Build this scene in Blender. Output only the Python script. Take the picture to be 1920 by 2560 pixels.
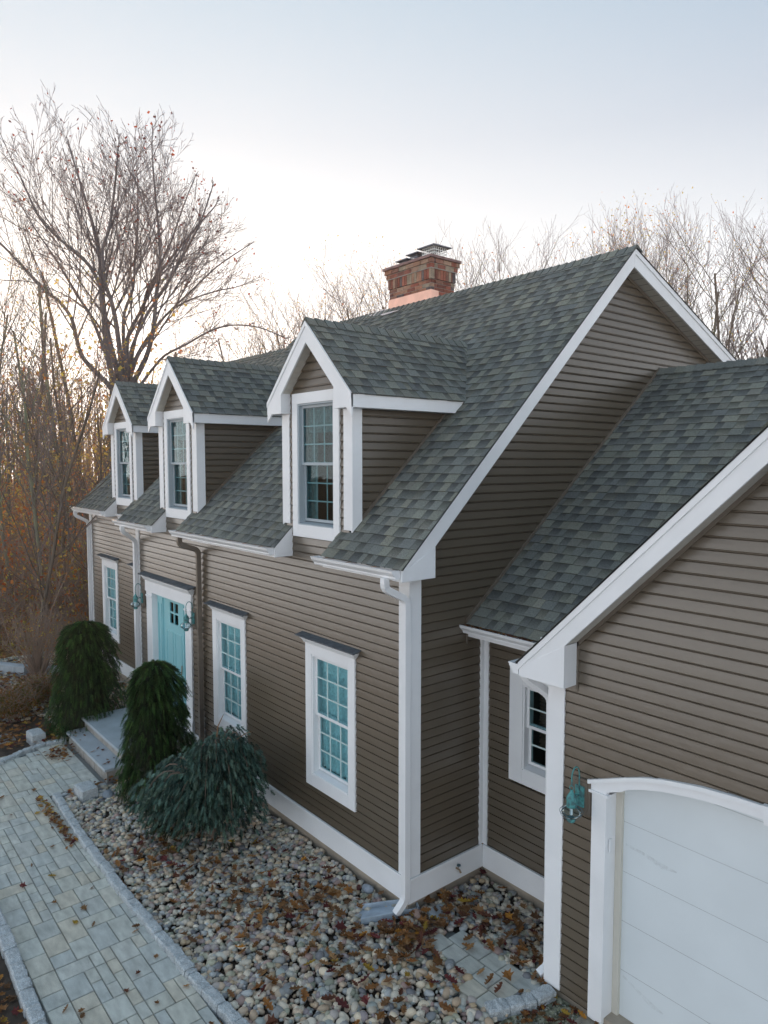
import bpy, bmesh, math, random
import numpy as np
from mathutils import Vector, Matrix
R = math.radians
rnd = random.Random(7)
sc = bpy.context.scene
for o in list(bpy.data.objects): bpy.data.objects.remove(o)

# ------------------------------------------------------------------ camera
YAW, PITCH = .881, .0702
cam_d = bpy.data.cameras.new('camera'); cam = bpy.data.objects.new('camera', cam_d)
sc.collection.objects.link(cam); sc.camera = cam
cam.location = (5.72, -5.08, 4.637)
cam.rotation_euler = (math.pi/2 - PITCH, 0, YAW)
cam_d.sensor_fit = 'HORIZONTAL'; cam_d.sensor_width = 36; cam_d.lens = 36*1777/1920
cam_d.clip_start = .1; cam_d.clip_end = 3000
# ------------------------------------------------------------------ world, sun, exposure
SUN_YAW = 1.26; SUN_EL = 9.0
w = bpy.data.worlds.new('World'); sc.world = w; w.use_nodes = True
nt = w.node_tree; N = nt.nodes; L = nt.links
bg = N['Background']
sky = N.new('ShaderNodeTexSky'); sky.sky_type = 'NISHITA'; sky.sun_disc = False
sky.sun_elevation = R(9); sky.sun_rotation = -SUN_YAW
sky.air_density = 1.0; sky.dust_density = 2.2; sky.ozone_density = 2.0; sky.altitude = 50
tc = N.new('ShaderNodeTexCoord'); sp = N.new('ShaderNodeSeparateXYZ'); L.new(tc.outputs['Generated'], sp.inputs[0])
# thin high overcast veil: palest at the horizon and round the low sun, blue grey higher up
sdir = (-math.sin(SUN_YAW)*math.cos(R(SUN_EL)), math.cos(SUN_YAW)*math.cos(R(SUN_EL)), math.sin(R(SUN_EL)))
dot = N.new('ShaderNodeVectorMath'); dot.operation = 'DOT_PRODUCT'; L.new(tc.outputs['Generated'], dot.inputs[0]); dot.inputs[1].default_value = sdir
rz = N.new('ShaderNodeValToRGB'); L.new(sp.outputs[2], rz.inputs[0])
cr = rz.color_ramp; cr.elements[0].position = 0.0; cr.elements[0].color = (1.65, 1.66, 1.68, 1)
cr.elements[1].position = 1.0; cr.elements[1].color = (.20, .27, .345, 1)
for pz, pc in ((.10, (1.20, 1.22, 1.25)), (.20, (.58, .59, .61)), (.30, (.34, .36, .39)), (.40, (.245, .28, .33)), (.53, (.175, .235, .30))):
    e = cr.elements.new(pz); e.color = (*pc, 1)
mr = N.new('ShaderNodeMapRange'); L.new(dot.outputs['Value'], mr.inputs[0])
mr.inputs[1].default_value = .50; mr.inputs[2].default_value = 1.0; mr.inputs[3].default_value = 0.0; mr.inputs[4].default_value = 1.0
glow = N.new('ShaderNodeVectorMath'); glow.operation = 'SCALE'; glow.inputs[0].default_value = (.13, .115, .09); L.new(mr.outputs[0], glow.inputs['Scale'])
mx = N.new('ShaderNodeVectorMath'); mx.operation = 'ADD'; L.new(rz.outputs[0], mx.inputs[0]); L.new(glow.outputs[0], mx.inputs[1])
sc2 = N.new('ShaderNodeMix'); sc2.data_type = 'RGBA'; sc2.inputs['Factor'].default_value = .975
veil = N.new('ShaderNodeVectorMath'); veil.operation = 'SCALE'; veil.inputs['Scale'].default_value = 7.3
L.new(mx.outputs[0], veil.inputs[0])
L.new(sky.outputs[0], sc2.inputs['A']); L.new(veil.outputs[0], sc2.inputs['B'])
L.new(sc2.outputs['Result'], bg.inputs[0]); bg.inputs[1].default_value = .125
sl = bpy.data.lights.new('sun', 'SUN'); so = bpy.data.objects.new('sun', sl); sc.collection.objects.link(so)
sl.energy = 3.4; sl.angle = R(3); sl.color = (1.0, .62, .34)
so.rotation_euler = Vector(sdir).to_track_quat('Z', 'Y').to_euler()
sc.view_settings.view_transform = 'Standard'; sc.view_settings.look = 'None'
sc.view_settings.exposure = 1.27; sc.view_settings.gamma = 1
sc.render.engine = 'CYCLES'
sc.render.resolution_x = 768; sc.render.resolution_y = 1024
sc.cycles.max_bounces = 8; sc.cycles.transparent_max_bounces = 12

# ------------------------------------------------------------------ materials
def mat(name, col, rough=.6, spec=.5, noise=0, nscale=8, bump=0, bscale=60, attr=False, grain=0, gscale=200, col2=None, stretch=None, metal=0, rand=0, transl=0, bdist=.01):
    m = bpy.data.materials.new(name); m.use_nodes = True
    n = m.node_tree.nodes; l = m.node_tree.links; b = n['Principled BSDF']
    b.inputs['Roughness'].default_value = rough; b.inputs['Specular IOR Level'].default_value = spec
    b.inputs['Metallic'].default_value = metal
    tc = n.new('ShaderNodeTexCoord'); vec = tc.outputs['Object']
    if stretch:
        mp = n.new('ShaderNodeMapping'); mp.inputs['Scale'].default_value = stretch; l.new(vec, mp.inputs[0]); vec = mp.outputs[0]
    if attr:
        a = n.new('ShaderNodeAttribute'); a.attribute_name = 'Col'; out = a.outputs['Color']
    else:
        r = n.new('ShaderNodeRGB'); r.outputs[0].default_value = (*col, 1); out = r.outputs[0]
    def mul(out, fac_lo, fac_hi, scale, detail=4):
        nz = n.new('ShaderNodeTexNoise'); nz.inputs['Scale'].default_value = scale; nz.inputs['Detail'].default_value = detail
        l.new(vec, nz.inputs['Vector'])
        mr = n.new('ShaderNodeMapRange'); mr.inputs[1].default_value = .3; mr.inputs[2].default_value = .7
        mr.inputs[3].default_value = fac_lo; mr.inputs[4].default_value = fac_hi; l.new(nz.outputs['Fac'], mr.inputs[0])
        vm = n.new('ShaderNodeVectorMath'); vm.operation = 'SCALE'; l.new(out, vm.inputs[0]); l.new(mr.outputs[0], vm.inputs['Scale'])
        return vm.outputs[0]
    if col2:
        nz = n.new('ShaderNodeTexNoise'); nz.inputs['Scale'].default_value = nscale; nz.inputs['Detail'].default_value = 6
        l.new(vec, nz.inputs['Vector']); rp = n.new('ShaderNodeMapRange'); rp.inputs[1].default_value = .42; rp.inputs[2].default_value = .6
        l.new(nz.outputs['Fac'], rp.inputs[0])
        mm = n.new('ShaderNodeMix'); mm.data_type = 'RGBA'; l.new(rp.outputs[0], mm.inputs['Factor']); l.new(out, mm.inputs['A']); mm.inputs['B'].default_value = (*col2, 1)
        out = mm.outputs['Result']
    if noise: out = mul(out, 1-noise, 1+noise, nscale)
    if grain: out = mul(out, 1-grain, 1+grain, gscale, 2)
    if rand:
        oi = n.new('ShaderNodeObjectInfo'); mr = n.new('ShaderNodeMapRange'); mr.inputs[3].default_value = 1-rand; mr.inputs[4].default_value = 1+rand
        l.new(oi.outputs['Random'], mr.inputs[0]); vm = n.new('ShaderNodeVectorMath'); vm.operation = 'SCALE'; l.new(out, vm.inputs[0]); l.new(mr.outputs[0], vm.inputs['Scale']); out = vm.outputs[0]
    l.new(out, b.inputs['Base Color'])
    if bump:
        nz = n.new('ShaderNodeTexNoise'); nz.inputs['Scale'].default_value = bscale; nz.inputs['Detail'].default_value = 6; l.new(vec, nz.inputs['Vector'])
        bp = n.new('ShaderNodeBump'); bp.inputs['Strength'].default_value = bump; bp.inputs['Distance'].default_value = bdist
        l.new(nz.outputs['Fac'], bp.inputs['Height']); l.new(bp.outputs[0], b.inputs['Normal'])
    if transl:
        tr = n.new('ShaderNodeBsdfTranslucent'); l.new(out, tr.inputs[0]); ms = n.new('ShaderNodeMixShader'); ms.inputs[0].default_value = transl
        l.new(b.outputs[0], ms.inputs[1]); l.new(tr.outputs[0], ms.inputs[2]); l.new(ms.outputs[0], n['Material Output'].inputs[0])
    return m
M = {}
M['white'] = mat('white_trim', (.82, .84, .86), .45, .4, noise=.035, nscale=2.5, bump=.05, bscale=14)
M['white2'] = mat('white_vinyl', (.80, .82, .84), .38, .5, noise=.03, nscale=3)
M['siding'] = mat('brown_vinyl_siding', (.104, .083, .058), .30, .85, noise=.05, nscale=1.3, bump=.12, bscale=9, rand=.045, bdist=.02, grain=.03, gscale=60)
M['brown'] = mat('brown_trim', (.15, .125, .10), .45, noise=.08)
M['soffit'] = mat('soffit_vinyl', (.58, .56, .50), .5)
M['shingle'] = mat('asphalt_shingle', (1, 1, 1), .92, .25, attr=True, noise=.14, nscale=.9, grain=.55, gscale=150, bump=.6, bscale=260, bdist=.004)
M['felt'] = mat('roof_deck', (.03, .032, .034), .9)
M['gutterin'] = mat('gutter_inside_stain', (.42, .25, .16), .7, noise=.35, nscale=6)
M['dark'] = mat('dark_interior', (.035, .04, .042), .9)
M['room'] = mat('room_wall', (.30, .33, .32), .9)
M['lace'] = mat('lace_curtain', (.66, .78, .80), .9, noise=.16, nscale=30, transl=.15)
M['sheer'] = mat('grey_green_curtain', (.10, .16, .165), .9, noise=.3, nscale=20, transl=.15)
M['muntin'] = mat('pale_muntin', (.55, .68, .68), .5)
M['muntin_grey'] = mat('grey_muntin', (.28, .36, .38), .5)
M['blind'] = mat('wooden_blind', (.11, .05, .03), .6)
M['concrete'] = mat('foundation_concrete', (.36, .31, .25), .85, noise=.2, nscale=4, bump=.3, bscale=40)
M['mortar'] = mat('mortar', (.42, .39, .36), .9, noise=.1, nscale=20)
M['twig_far'] = mat('grey_twigs', (.20, .165, .165), .9, .1)
M['brick'] = mat('clay_brick', (1, 1, 1), .85, .3, attr=True, noise=.28, nscale=9, grain=.2, gscale=90, bump=.3, bscale=80)
M['copper'] = mat('copper_flashing', (.78, .46, .36), .42, metal=.55, noise=.12, nscale=5, bump=.3, bscale=7)
M['capmetal'] = mat('flue_cap_metal', (.16, .17, .2), .45, metal=.6)
M['mesh'] = mat('flue_cage_mesh', (.80, .82, .80), .5)
M['granite'] = mat('split_granite', (.42, .46, .48), .75, noise=.16, nscale=14, grain=.42, gscale=120, bump=.9, bscale=26, bdist=.02)
M['slab'] = mat('thermal_stone_tread', (.36, .41, .45), .7, noise=.12, nscale=3, grain=.2, gscale=140, bump=.2, bscale=60)
M['riser'] = mat('stone_riser', (.30, .29, .27), .8, noise=.25, nscale=9, bump=.6, bscale=30)
M['paver'] = mat('concrete_paver', (1, 1, 1), .7, .4, attr=True, noise=.20, nscale=5, stretch=(1, 2.6, 1), grain=.10, gscale=110, bump=.35, bscale=38)
M['joint'] = mat('joint_sand', (.19, .205, .205), .95)
M['stone'] = mat('river_stone', (1, 1, 1), .62, .4, attr=True, noise=.2, nscale=30, grain=.15, gscale=150)
M['soil'] = mat('bed_soil', (.055, .042, .032), .95, noise=.3, nscale=12, bump=.6, bscale=30)
M['leaf'] = mat('fallen_leaf', (1, 1, 1), .7, .3, attr=True, noise=.25, nscale=25, transl=.25)
M['twigleaf'] = mat('hanging_leaf', (1, 1, 1), .6, .3, attr=True, transl=.5)
M['bark'] = mat('grey_bark', (.19, .165, .14), .9, .2, noise=.3, nscale=3, bump=.8, bscale=14, col2=(.21, .225, .15), stretch=(1, 1, .35), bdist=.05)
M['bark2'] = mat('dark_bark', (.15, .12, .095), .9, .2, noise=.3, nscale=3, bump=.5, bscale=14, stretch=(1, 1, .35))
M['twig'] = mat('bare_twigs', (.30, .225, .18), .9, .1)
M['spruce'] = mat('dark_spruce_needles', (1, 1, 1), .6, .25, attr=True, transl=.12)
M['teal'] = mat('teal_door_paint', (.30, .60, .65), .32, .5, noise=.03, nscale=2)
M['verd'] = mat('verdigris_copper', (.10, .38, .38), .6, metal=.15, noise=.45, nscale=22, col2=(.05, .12, .13))
M['wire'] = mat('dull_wire', (.10, .18, .22), .5, metal=.5)
M['brass'] = mat('old_brass', (.30, .22, .15), .45, metal=.7)
M['lead'] = mat('lead_flashing', (.085, .10, .115), .62, noise=.3, nscale=12)
M['door_g'] = mat('garage_door_paint', (.70, .76, .79), .5, .35, noise=.035, nscale=1.6)
M['splash'] = mat('splash_block_plastic', (.40, .48, .56), .6, noise=.22, nscale=8)
M['beige'] = mat('beige_pipe', (.36, .32, .26), .55)
M['litter'] = mat('leaf_litter', (.42, .22, .11), .95, noise=.5, nscale=6, grain=.55, gscale=17, col2=(.30, .19, .09), bump=.6, bscale=9, bdist=.06)
M['moss'] = mat('mossy_gravel', (.10, .11, .07), .95, noise=.5, nscale=14, col2=(.30, .30, .22), bump=1, bscale=60)
M['apron'] = mat('concrete_apron', (.30, .27, .22), .9, noise=.3, nscale=10, bump=.4, bscale=40)
M['pale_paving'] = mat('driveway_paving', (.33, .34, .35), .9, grain=.4, gscale=90, bump=.5, bscale=90)  # tone lightened to bounce more light onto the walls
M['statue'] = mat('white_garden_ornament', (.72, .72, .70), .6)
def scuffmat():
    m = bpy.data.materials.new('door_scuff'); m.use_nodes = True; n = m.node_tree.nodes; l = m.node_tree.links; b = n['Principled BSDF']
    b.inputs['Base Color'].default_value = (.38, .42, .42, 1); b.inputs['Roughness'].default_value = .7
    tc = n.new('ShaderNodeTexCoord'); nz = n.new('ShaderNodeTexNoise'); nz.inputs['Scale'].default_value = 22; nz.inputs['Detail'].default_value = 8; l.new(tc.outputs['Object'], nz.inputs['Vector'])
    mr = n.new('ShaderNodeMapRange'); mr.inputs[1].default_value = .38; mr.inputs[2].default_value = .72; mr.inputs[3].default_value = 0; mr.inputs[4].default_value = .17
    l.new(nz.outputs['Fac'], mr.inputs[0]); l.new(mr.outputs[0], b.inputs['Alpha']); return m
M['scuff'] = scuffmat()
M['grass'] = mat('grass_blade', (.09, .15, .03), .8, transl=.3)
M['gravel'] = mat('driveway_gravel', (1, 1, 1), .8, attr=True)

def glassmat(name, tint, refl=1.0):
    m = bpy.data.materials.new(name); m.use_nodes = True
    n = m.node_tree.nodes; l = m.node_tree.links; n.remove(n['Principled BSDF'])
    t = n.new('ShaderNodeBsdfTransparent'); t.inputs[0].default_value = (*tint, 1)
    g = n.new('ShaderNodeBsdfGlossy'); g.inputs['Roughness'].default_value = .015; g.inputs[0].default_value = (.85*refl, .98*refl, 1.0*refl, 1)
    fr = n.new('ShaderNodeFresnel'); fr.inputs[0].default_value = 1.24
    nz = n.new('ShaderNodeTexNoise'); nz.inputs['Scale'].default_value = 3; bp = n.new('ShaderNodeBump'); bp.inputs['Strength'].default_value = .05; bp.inputs['Distance'].default_value = .02
    l.new(nz.outputs['Fac'], bp.inputs['Height']); l.new(bp.outputs[0], g.inputs['Normal'])
    ad = n.new('ShaderNodeMath'); ad.operation = 'ADD'; ad.inputs[1].default_value = .006; l.new(fr.outputs[0], ad.inputs[0])
    mx = n.new('ShaderNodeMixShader'); l.new(ad.outputs[0], mx.inputs[0]); l.new(t.outputs[0], mx.inputs[1]); l.new(g.outputs[0], mx.inputs[2])
    l.new(mx.outputs[0], n['Material Output'].inputs[0]); return m
M['glass'] = glassmat('tinted_window_glass', (.62, .86, .90))
M['globe'] = glassmat('clear_globe_glass', (.80, .90, .92), .6)

# ------------------------------------------------------------------ builders
COL = sc.collection
def rootloc(p):
    v = Vector((0, 0, 0))
    while p is not None: v = v + p.location; p = p.parent
    return v
class MB:
    def __init__(s): s.v = []; s.f = []; s.c = []; s.anyc = False
    def poly(s, pts, col=None):
        i = len(s.v); s.v += [tuple(p) for p in pts]; s.f.append(tuple(range(i, i+len(pts))))
        if col is not None: s.anyc = True
        s.c.append(col)
        return s
    def box(s, x0, x1, y0, y1, z0, z1, col=None):
        i = len(s.v)
        s.v += [(x0,y0,z0),(x1,y0,z0),(x1,y1,z0),(x0,y1,z0),(x0,y0,z1),(x1,y0,z1),(x1,y1,z1),(x0,y1,z1)]
        for q in ((0,3,2,1),(4,5,6,7),(0,1,5,4),(1,2,6,5),(2,3,7,6),(3,0,4,7)):
            s.f.append(tuple(i+k for k in q)); s.c.append(col)
        if col is not None: s.anyc = True
        return s
    def prism(s, pts, vec, col=None, caps=True):
        """extrude closed polygon pts along vec"""
        n = len(pts); i = len(s.v); vec = Vector(vec)
        s.v += [tuple(p) for p in pts] + [tuple(Vector(p)+vec) for p in pts]
        for k in range(n):
            s.f.append((i+k, i+(k+1) % n, i+n+(k+1) % n, i+n+k)); s.c.append(col)
        if caps:
            s.f.append(tuple(range(i+n-1, i-1, -1))); s.c.append(col)
            s.f.append(tuple(range(i+n, i+2*n))); s.c.append(col)
        if col is not None: s.anyc = True
        return s
    def tube(s, pts, rad, n=6, cap=True, col=None, squash=None):
        pts = [Vector(p) for p in pts]
        if not hasattr(rad, '__len__'): rad = [rad]*len(pts)
        up = None; rings = []
        for k, p in enumerate(pts):
            d = (pts[min(k+1, len(pts)-1)]-pts[max(k-1, 0)]).normalized()
            if up is None:
                a = Vector((0, 0, 1)) if abs(d.z) < .9 else Vector((1, 0, 0))
                up = (a - d*a.dot(d)).normalized()
            else: up = (up - d*up.dot(d)).normalized()
            sd = d.cross(up); i = len(s.v)
            for q in range(n):
                a = 2*math.pi*(q+.5)/n; s.v.append(tuple(p + up*(math.cos(a)*rad[k]) + sd*(math.sin(a)*rad[k])))
            rings.append(i)
        for a, b in zip(rings, rings[1:]):
            for q in range(n):
                s.f.append((a+q, a+(q+1) % n, b+(q+1) % n, b+q)); s.c.append(col)
        if cap:
            s.f.append(tuple(rings[0]+q for q in range(n-1, -1, -1))); s.c.append(col)
            s.f.append(tuple(rings[-1]+q for q in range(n))); s.c.append(col)
        if col is not None: s.anyc = True
        return s
    def lathe(s, prof, cx, cy, n=16, col=None):
        i0 = len(s.v)
        for r, z in prof:
            for q in range(n):
                a = 2*math.pi*q/n; s.v.append((cx+r*math.cos(a), cy+r*math.sin(a), z))
        for k in range(len(prof)-1):
            for q in range(n):
                s.f.append((i0+k*n+q, i0+k*n+(q+1) % n, i0+(k+1)*n+(q+1) % n, i0+(k+1)*n+q)); s.c.append(col)
        return s
    def mesh(s, name, m, off=(0, 0, 0), smooth=False, bevel=0):
        me = bpy.data.meshes.new(name)
        vs = np.array(s.v, dtype=float).reshape(-1, 3) - np.array(off)
        me.from_pydata(vs.tolist(), [], s.f)
        if s.anyc:
            ca = me.color_attributes.new('Col', 'FLOAT_COLOR', 'CORNER')
            buf = []
            for f, c in zip(s.f, s.c):
                if c is None: c = (1, 1, 1)
                if hasattr(c[0], '__len__'):
                    for cc in c: buf += [cc[0], cc[1], cc[2], 1]
                else: buf += [c[0], c[1], c[2], 1]*len(f)
            ca.data.foreach_set('color', buf)
        if bevel:
            bm = bmesh.new(); bm.from_mesh(me)
            bmesh.ops.bevel(bm, geom=[e for e in bm.edges if e.is_manifold and e.calc_face_angle(0) > .5], offset=bevel, segments=2, affect='EDGES', profile=.5)
            bm.to_mesh(me); bm.free()
        if smooth: me.polygons.foreach_set('use_smooth', [True]*len(me.polygons))
        if m is not None: me.materials.append(m)
        me.update()
        return me
    def build(s, name, m, parent=None, smooth=False, bevel=0, kind=None, at=None):
        """at: put the object's origin there (for top-level one-mesh things)"""
        off = rootloc(parent) if at is None else Vector(at)
        me = s.mesh(name, m, off, smooth, bevel)
        o = bpy.data.objects.new(name, me); COL.objects.link(o)
        if parent is not None: o.parent = parent
        if at is not None: o.location = at
        if kind: o['kind'] = kind
        return o
def tag(o, label=None, cat=None, group=None, kind=None):
    if label: o['label'] = label
    if cat: o['category'] = cat
    if group: o['group'] = group
    if kind: o['kind'] = kind
    return o
def thing(name, loc, label, cat, group=None):
    o = bpy.data.objects.new(name, None); o.empty_display_size = .2; o.location = loc; COL.objects.link(o)
    return tag(o, label, cat, group)
def inst(name, me, parent, loc, rot=(0, 0, 0), scale=(1, 1, 1)):
    o = bpy.data.objects.new(name, me); COL.objects.link(o); o.parent = parent
    o.location = Vector(loc) - (rootloc(parent) if parent else Vector((0, 0, 0)))
    o.rotation_euler = rot; o.scale = scale
    return o
def copy_tree(o, parent=None, loc=None):
    c = o.copy(); COL.objects.link(c); c.parent = parent
    if loc is not None: c.location = loc
    for ch in o.children: copy_tree(ch, c)
    return c
def struct(name, mb, m, **k):
    o = mb.build(name, m, None, **k); o['kind'] = 'structure'; return o

def clip(poly, a, b, c):
    """keep a*u+b*v<=c"""
    out = []
    for i in range(len(poly)):
        p = poly[i]; q = poly[(i+1) % len(poly)]
        dp = a*p[0]+b*p[1]-c; dq = a*q[0]+b*q[1]-c
        if dp <= 0: out.append(p)
        if (dp < 0 < dq) or (dq < 0 < dp):
            t = dp/(dp-dq); out.append((p[0]+(q[0]-p[0])*t, p[1]+(q[1]-p[1])*t))
    return out
def clip_convex(poly, conv):
    ar = sum(conv[i][0]*conv[(i+1) % len(conv)][1]-conv[(i+1) % len(conv)][0]*conv[i][1] for i in range(len(conv)))
    if ar < 0: conv = conv[::-1]
    for i in range(len(conv)):
        x0, y0 = conv[i]; x1, y1 = conv[(i+1) % len(conv)]
        a, b = (y1-y0), -(x1-x0)
        poly = clip(poly, a, b, a*x0+b*y0)
        if len(poly) < 3: return []
    return poly

C_ = .1016
# ------------------------------------------------------------------ the house roots
house = thing('house', (-4, 4, -.42), 'brown clapboard cape house with three gabled dormers, white trim and a red brick chimney', 'house')
garage = thing('garage', (4, 3, -.42), 'brown clapboard garage wing with a sloped shingle roof and a white arched door', 'garage')
budget = {'n': 0}
BOARDS = {}
def board_mesh(mb, P, za, zb, p0, p1, q0, q1):
    ring = []
    for t, d in ((0, -.012), (0, .0185), (.028, .0190), (.045, .0040), (.105, .0045), (.15, .0165), (.55, .0100), (.93, .0030), (1, -.008)):  # groove above the butt added so each lap line reads dark
        z = za+(zb-za)*t; ring.append((P(p0+(q0-p0)*t, d, z), P(p1+(q1-p1)*t, d, z)))
    for r0, r1 in zip(ring, ring[1:]): mb.poly([r0[0], r0[1], r1[1], r1[0]])
def siding(parent, O, U, Nn, z0, z1, ext, holes=(), stuff=None):
    """lap courses; O+U*u, outward Nn; ext(z)->(u0,u1) ; holes (u0,u1,za,zb). Every run of a course is a board."""
    O = Vector(O); U = Vector(U); Nn = Vector(Nn)
    P = lambda u, d, z: tuple(O + U*u + Nn*d + Vector((0, 0, z)))
    k = int(round(z0/C_))
    while k*C_ < z1-.004:
        za, zb = k*C_, min((k+1)*C_, z1); k += 1
        a = ext(za); b = ext(zb)
        if a is None: continue
        if b is None or b[1]-b[0] < 0:
            mid = (a[0]+a[1])/2; b = (mid, mid)
        if a[1]-a[0] < .02: continue
        cuts = sorted([(h[0], h[1]) for h in holes if za < h[3]-.01 and zb > h[2]+.01])
        segs = []; c0, d0 = a[0], b[0]
        for h0, h1 in cuts:
            if h1 <= c0: continue
            if h0 >= a[1]: break
            if h0 > c0: segs.append((c0, min(h0, a[1]), d0, min(h0, a[1])))
            c0 = max(h1, a[0]); d0 = max(h1, b[0])
        if a[1]-c0 > .01: segs.append((c0, a[1], min(d0, max(b[1], c0)), b[1]))
        for sg in segs:
            if stuff is not None: board_mesh(stuff, P, za, zb, *sg)
            else: add_board(parent, P, Nn, za, zb, *sg)
def add_board(parent, P, Nn, za, zb, p0, p1, q0, q1):
    # apparent area from the camera, sampled along the board
    camv = Vector(cam.location); tot = 0
    for i in range(5):
        u = p0+(p1-p0)*(i+.5)/5; p = Vector(P(u, 0, za)); d = p-camv; v = -d.normalized().dot(Nn)
        fx = d.dot(Vector((math.cos(YAW), math.sin(YAW), 0))); fz = d.dot(Vector((-math.sin(YAW), math.cos(YAW), 0)))
        if fz > 0 and abs(fx/fz) < .56 and v > 0: tot += (p1-p0)/5*v/d.length_squared
    BOARDS.setdefault(parent.name, []).append((tot, parent, P, za, zb, p0, p1, q0, q1))
def finish_boards(key, mx):
    L_ = sorted(BOARDS[key], key=lambda t: -t[0]); rest = MB()
    for i, (sz, parent, *arg) in enumerate(L_):
        if i < mx and sz > 0:
            mb = MB(); board_mesh(mb, *arg); mb.build('siding_board', M['siding'], parent)
        else: board_mesh(rest, *arg)
    if rest.v: rest.build('siding_boards', M['siding'], L_[0][1], kind='stuff')
def dark_wall(parent, pts, name='sheathing'):
    pass

# ---------------------------------------------------------------- shingle surfaces
TONES = [(0.145, 0.157, 0.148), (0.157, 0.169, 0.156), (0.170, 0.182, 0.164), (0.184, 0.195, 0.167), (0.199, 0.204, 0.171), (0.167, 0.171, 0.150), (0.134, 0.145, 0.141)]
def shingles(parent, O, U, V, Nn, regions, vmax, umin, umax, near=None, stuffname='shingles', expo=.1425, v0=0., seed=1, maxn=0):
    """lapped shingle tabs on plane; regions convex polys in (u,v). The maxn tabs nearest the camera are parts, the rest one stuff part."""
    r = random.Random(seed); O = Vector(O); U = Vector(U); V = Vector(V); Nn = Vector(Nn)
    tabs = []
    k = 0; v = v0
    while v < vmax:
        u = umin - r.random()*.3; raised = r.random() < .5; lastc = None
        while u < umax:
            wd = r.choice([.09, .11, .13, .15, .165, .19]) if raised else r.choice([.09, .11, .13, .16])
            raised_now = raised; raised = not raised if r.random() < .86 else raised
            tone = r.choice(TONES)
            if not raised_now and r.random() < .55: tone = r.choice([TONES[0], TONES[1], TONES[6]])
            f = .9+.2*r.random(); tone = tuple(c*f for c in tone)
            jit = (r.random()-.5)*.006
            rect = [(u+.0015, v+jit), (u+wd-.0015, v+jit), (u+wd-.0015, v+expo+.002), (u+.0015, v+expo+.002)]
            for reg in regions:
                pg = clip_convex(rect, reg)
                if len(pg) < 3: continue
                hb = .0105 if raised_now else .0060
                tabs.append((pg, v+jit, hb, tone, raised_now))
            u += wd
        v += expo; k += 1
    camv = Vector(cam.location)
    def emit(mb, pg, vb, hb, tone, raised_now):
        def P(u, vv, h): return tuple(O + U*u + V*vv + Nn*h)
        top = []; cs = []
        for (uu, vv) in pg:
            t = (vv-vb)/expo; h = hb*(1-t)+.0015
            top.append(P(uu, vv, h))
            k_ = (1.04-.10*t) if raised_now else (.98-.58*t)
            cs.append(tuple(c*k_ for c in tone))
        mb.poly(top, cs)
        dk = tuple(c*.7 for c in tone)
        n = len(pg)
        for i in range(n):
            (u0_, v0_), (u1_, v1_) = pg[i], pg[(i+1) % n]
            if abs(v0_-vb) < .001 and abs(v1_-vb) < .001 or abs(u0_-u1_) < .01:
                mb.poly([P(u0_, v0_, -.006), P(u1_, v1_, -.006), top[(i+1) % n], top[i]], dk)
    area = lambda pg: abs(sum(pg[i][0]*pg[(i+1) % len(pg)][1]-pg[(i+1) % len(pg)][0]*pg[i][1] for i in range(len(pg))))/2
    def size(t):
        c = t[0]; p = O + U*(sum(q[0] for q in c)/len(c)) + V*(sum(q[1] for q in c)/len(c))
        d = (p-camv); 
        if d.dot(Nn) > 0: return 1e-9
        return area(c)*abs(d.normalized().dot(Nn))/d.length_squared
    return tabs, emit, size
ROOFSETS = {}
def roof_surface(key, parent, O, U, V, Nn, regions, vmax, umin, umax, seed=1, v0=0.):
    tabs, emit, size = shingles(parent, O, U, V, Nn, regions, vmax, umin, umax, seed=seed, v0=v0)
    ROOFSETS.setdefault(key, []).append((parent, tabs, emit, size))
def finish_roofs(key, maxn=300):
    allt = []
    for si, (parent, tabs, emit, size) in enumerate(ROOFSETS[key]):
        for t in tabs: allt.append((size(t), si, t))
    allt.sort(key=lambda q: -q[0])
    rest = {}
    for i, (s, si, t) in enumerate(allt):
        parent, _, emit, _ = ROOFSETS[key][si]
        if i < maxn:
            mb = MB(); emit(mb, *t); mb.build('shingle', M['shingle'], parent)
        else:
            emit(rest.setdefault(si, MB()), *t)
    for si, mb in rest.items(): mb.build('shingles', M['shingle'], ROOFSETS[key][si][0], kind='stuff')

# ================================================================ GROUND
g = MB(); S = 60
gx = np.linspace(-400, 300, 71); 
def gz(x, y):
    d = max(0, -x-14)
    return -.46 + .012*d*0 + .06*math.sin(x*.21)*math.cos(y*.17)*min(1, d/10)
vs = []; fs = []
xs = sorted(set([-240, -200, -150, -100] + list(range(-80, -12, 2)) + list(range(-12, 40, 8)) + [60, 120, 200]))
ys = sorted(set([-120, -60] + list(range(-30, 60, 3)) + [80, 120, 200]))
for yv in ys:
    for xv in xs: vs.append((xv, yv, gz(xv, yv)-.02))
nx = len(xs)
for j in range(len(ys)-1):
    for i in range(nx-1): fs.append((j*nx+i, j*nx+i+1, (j+1)*nx+i+1, (j+1)*nx+i))
g.v = vs; g.f = fs; g.c = [None]*len(fs)
ground = struct('ground', g, M['litter'], smooth=True)

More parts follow.
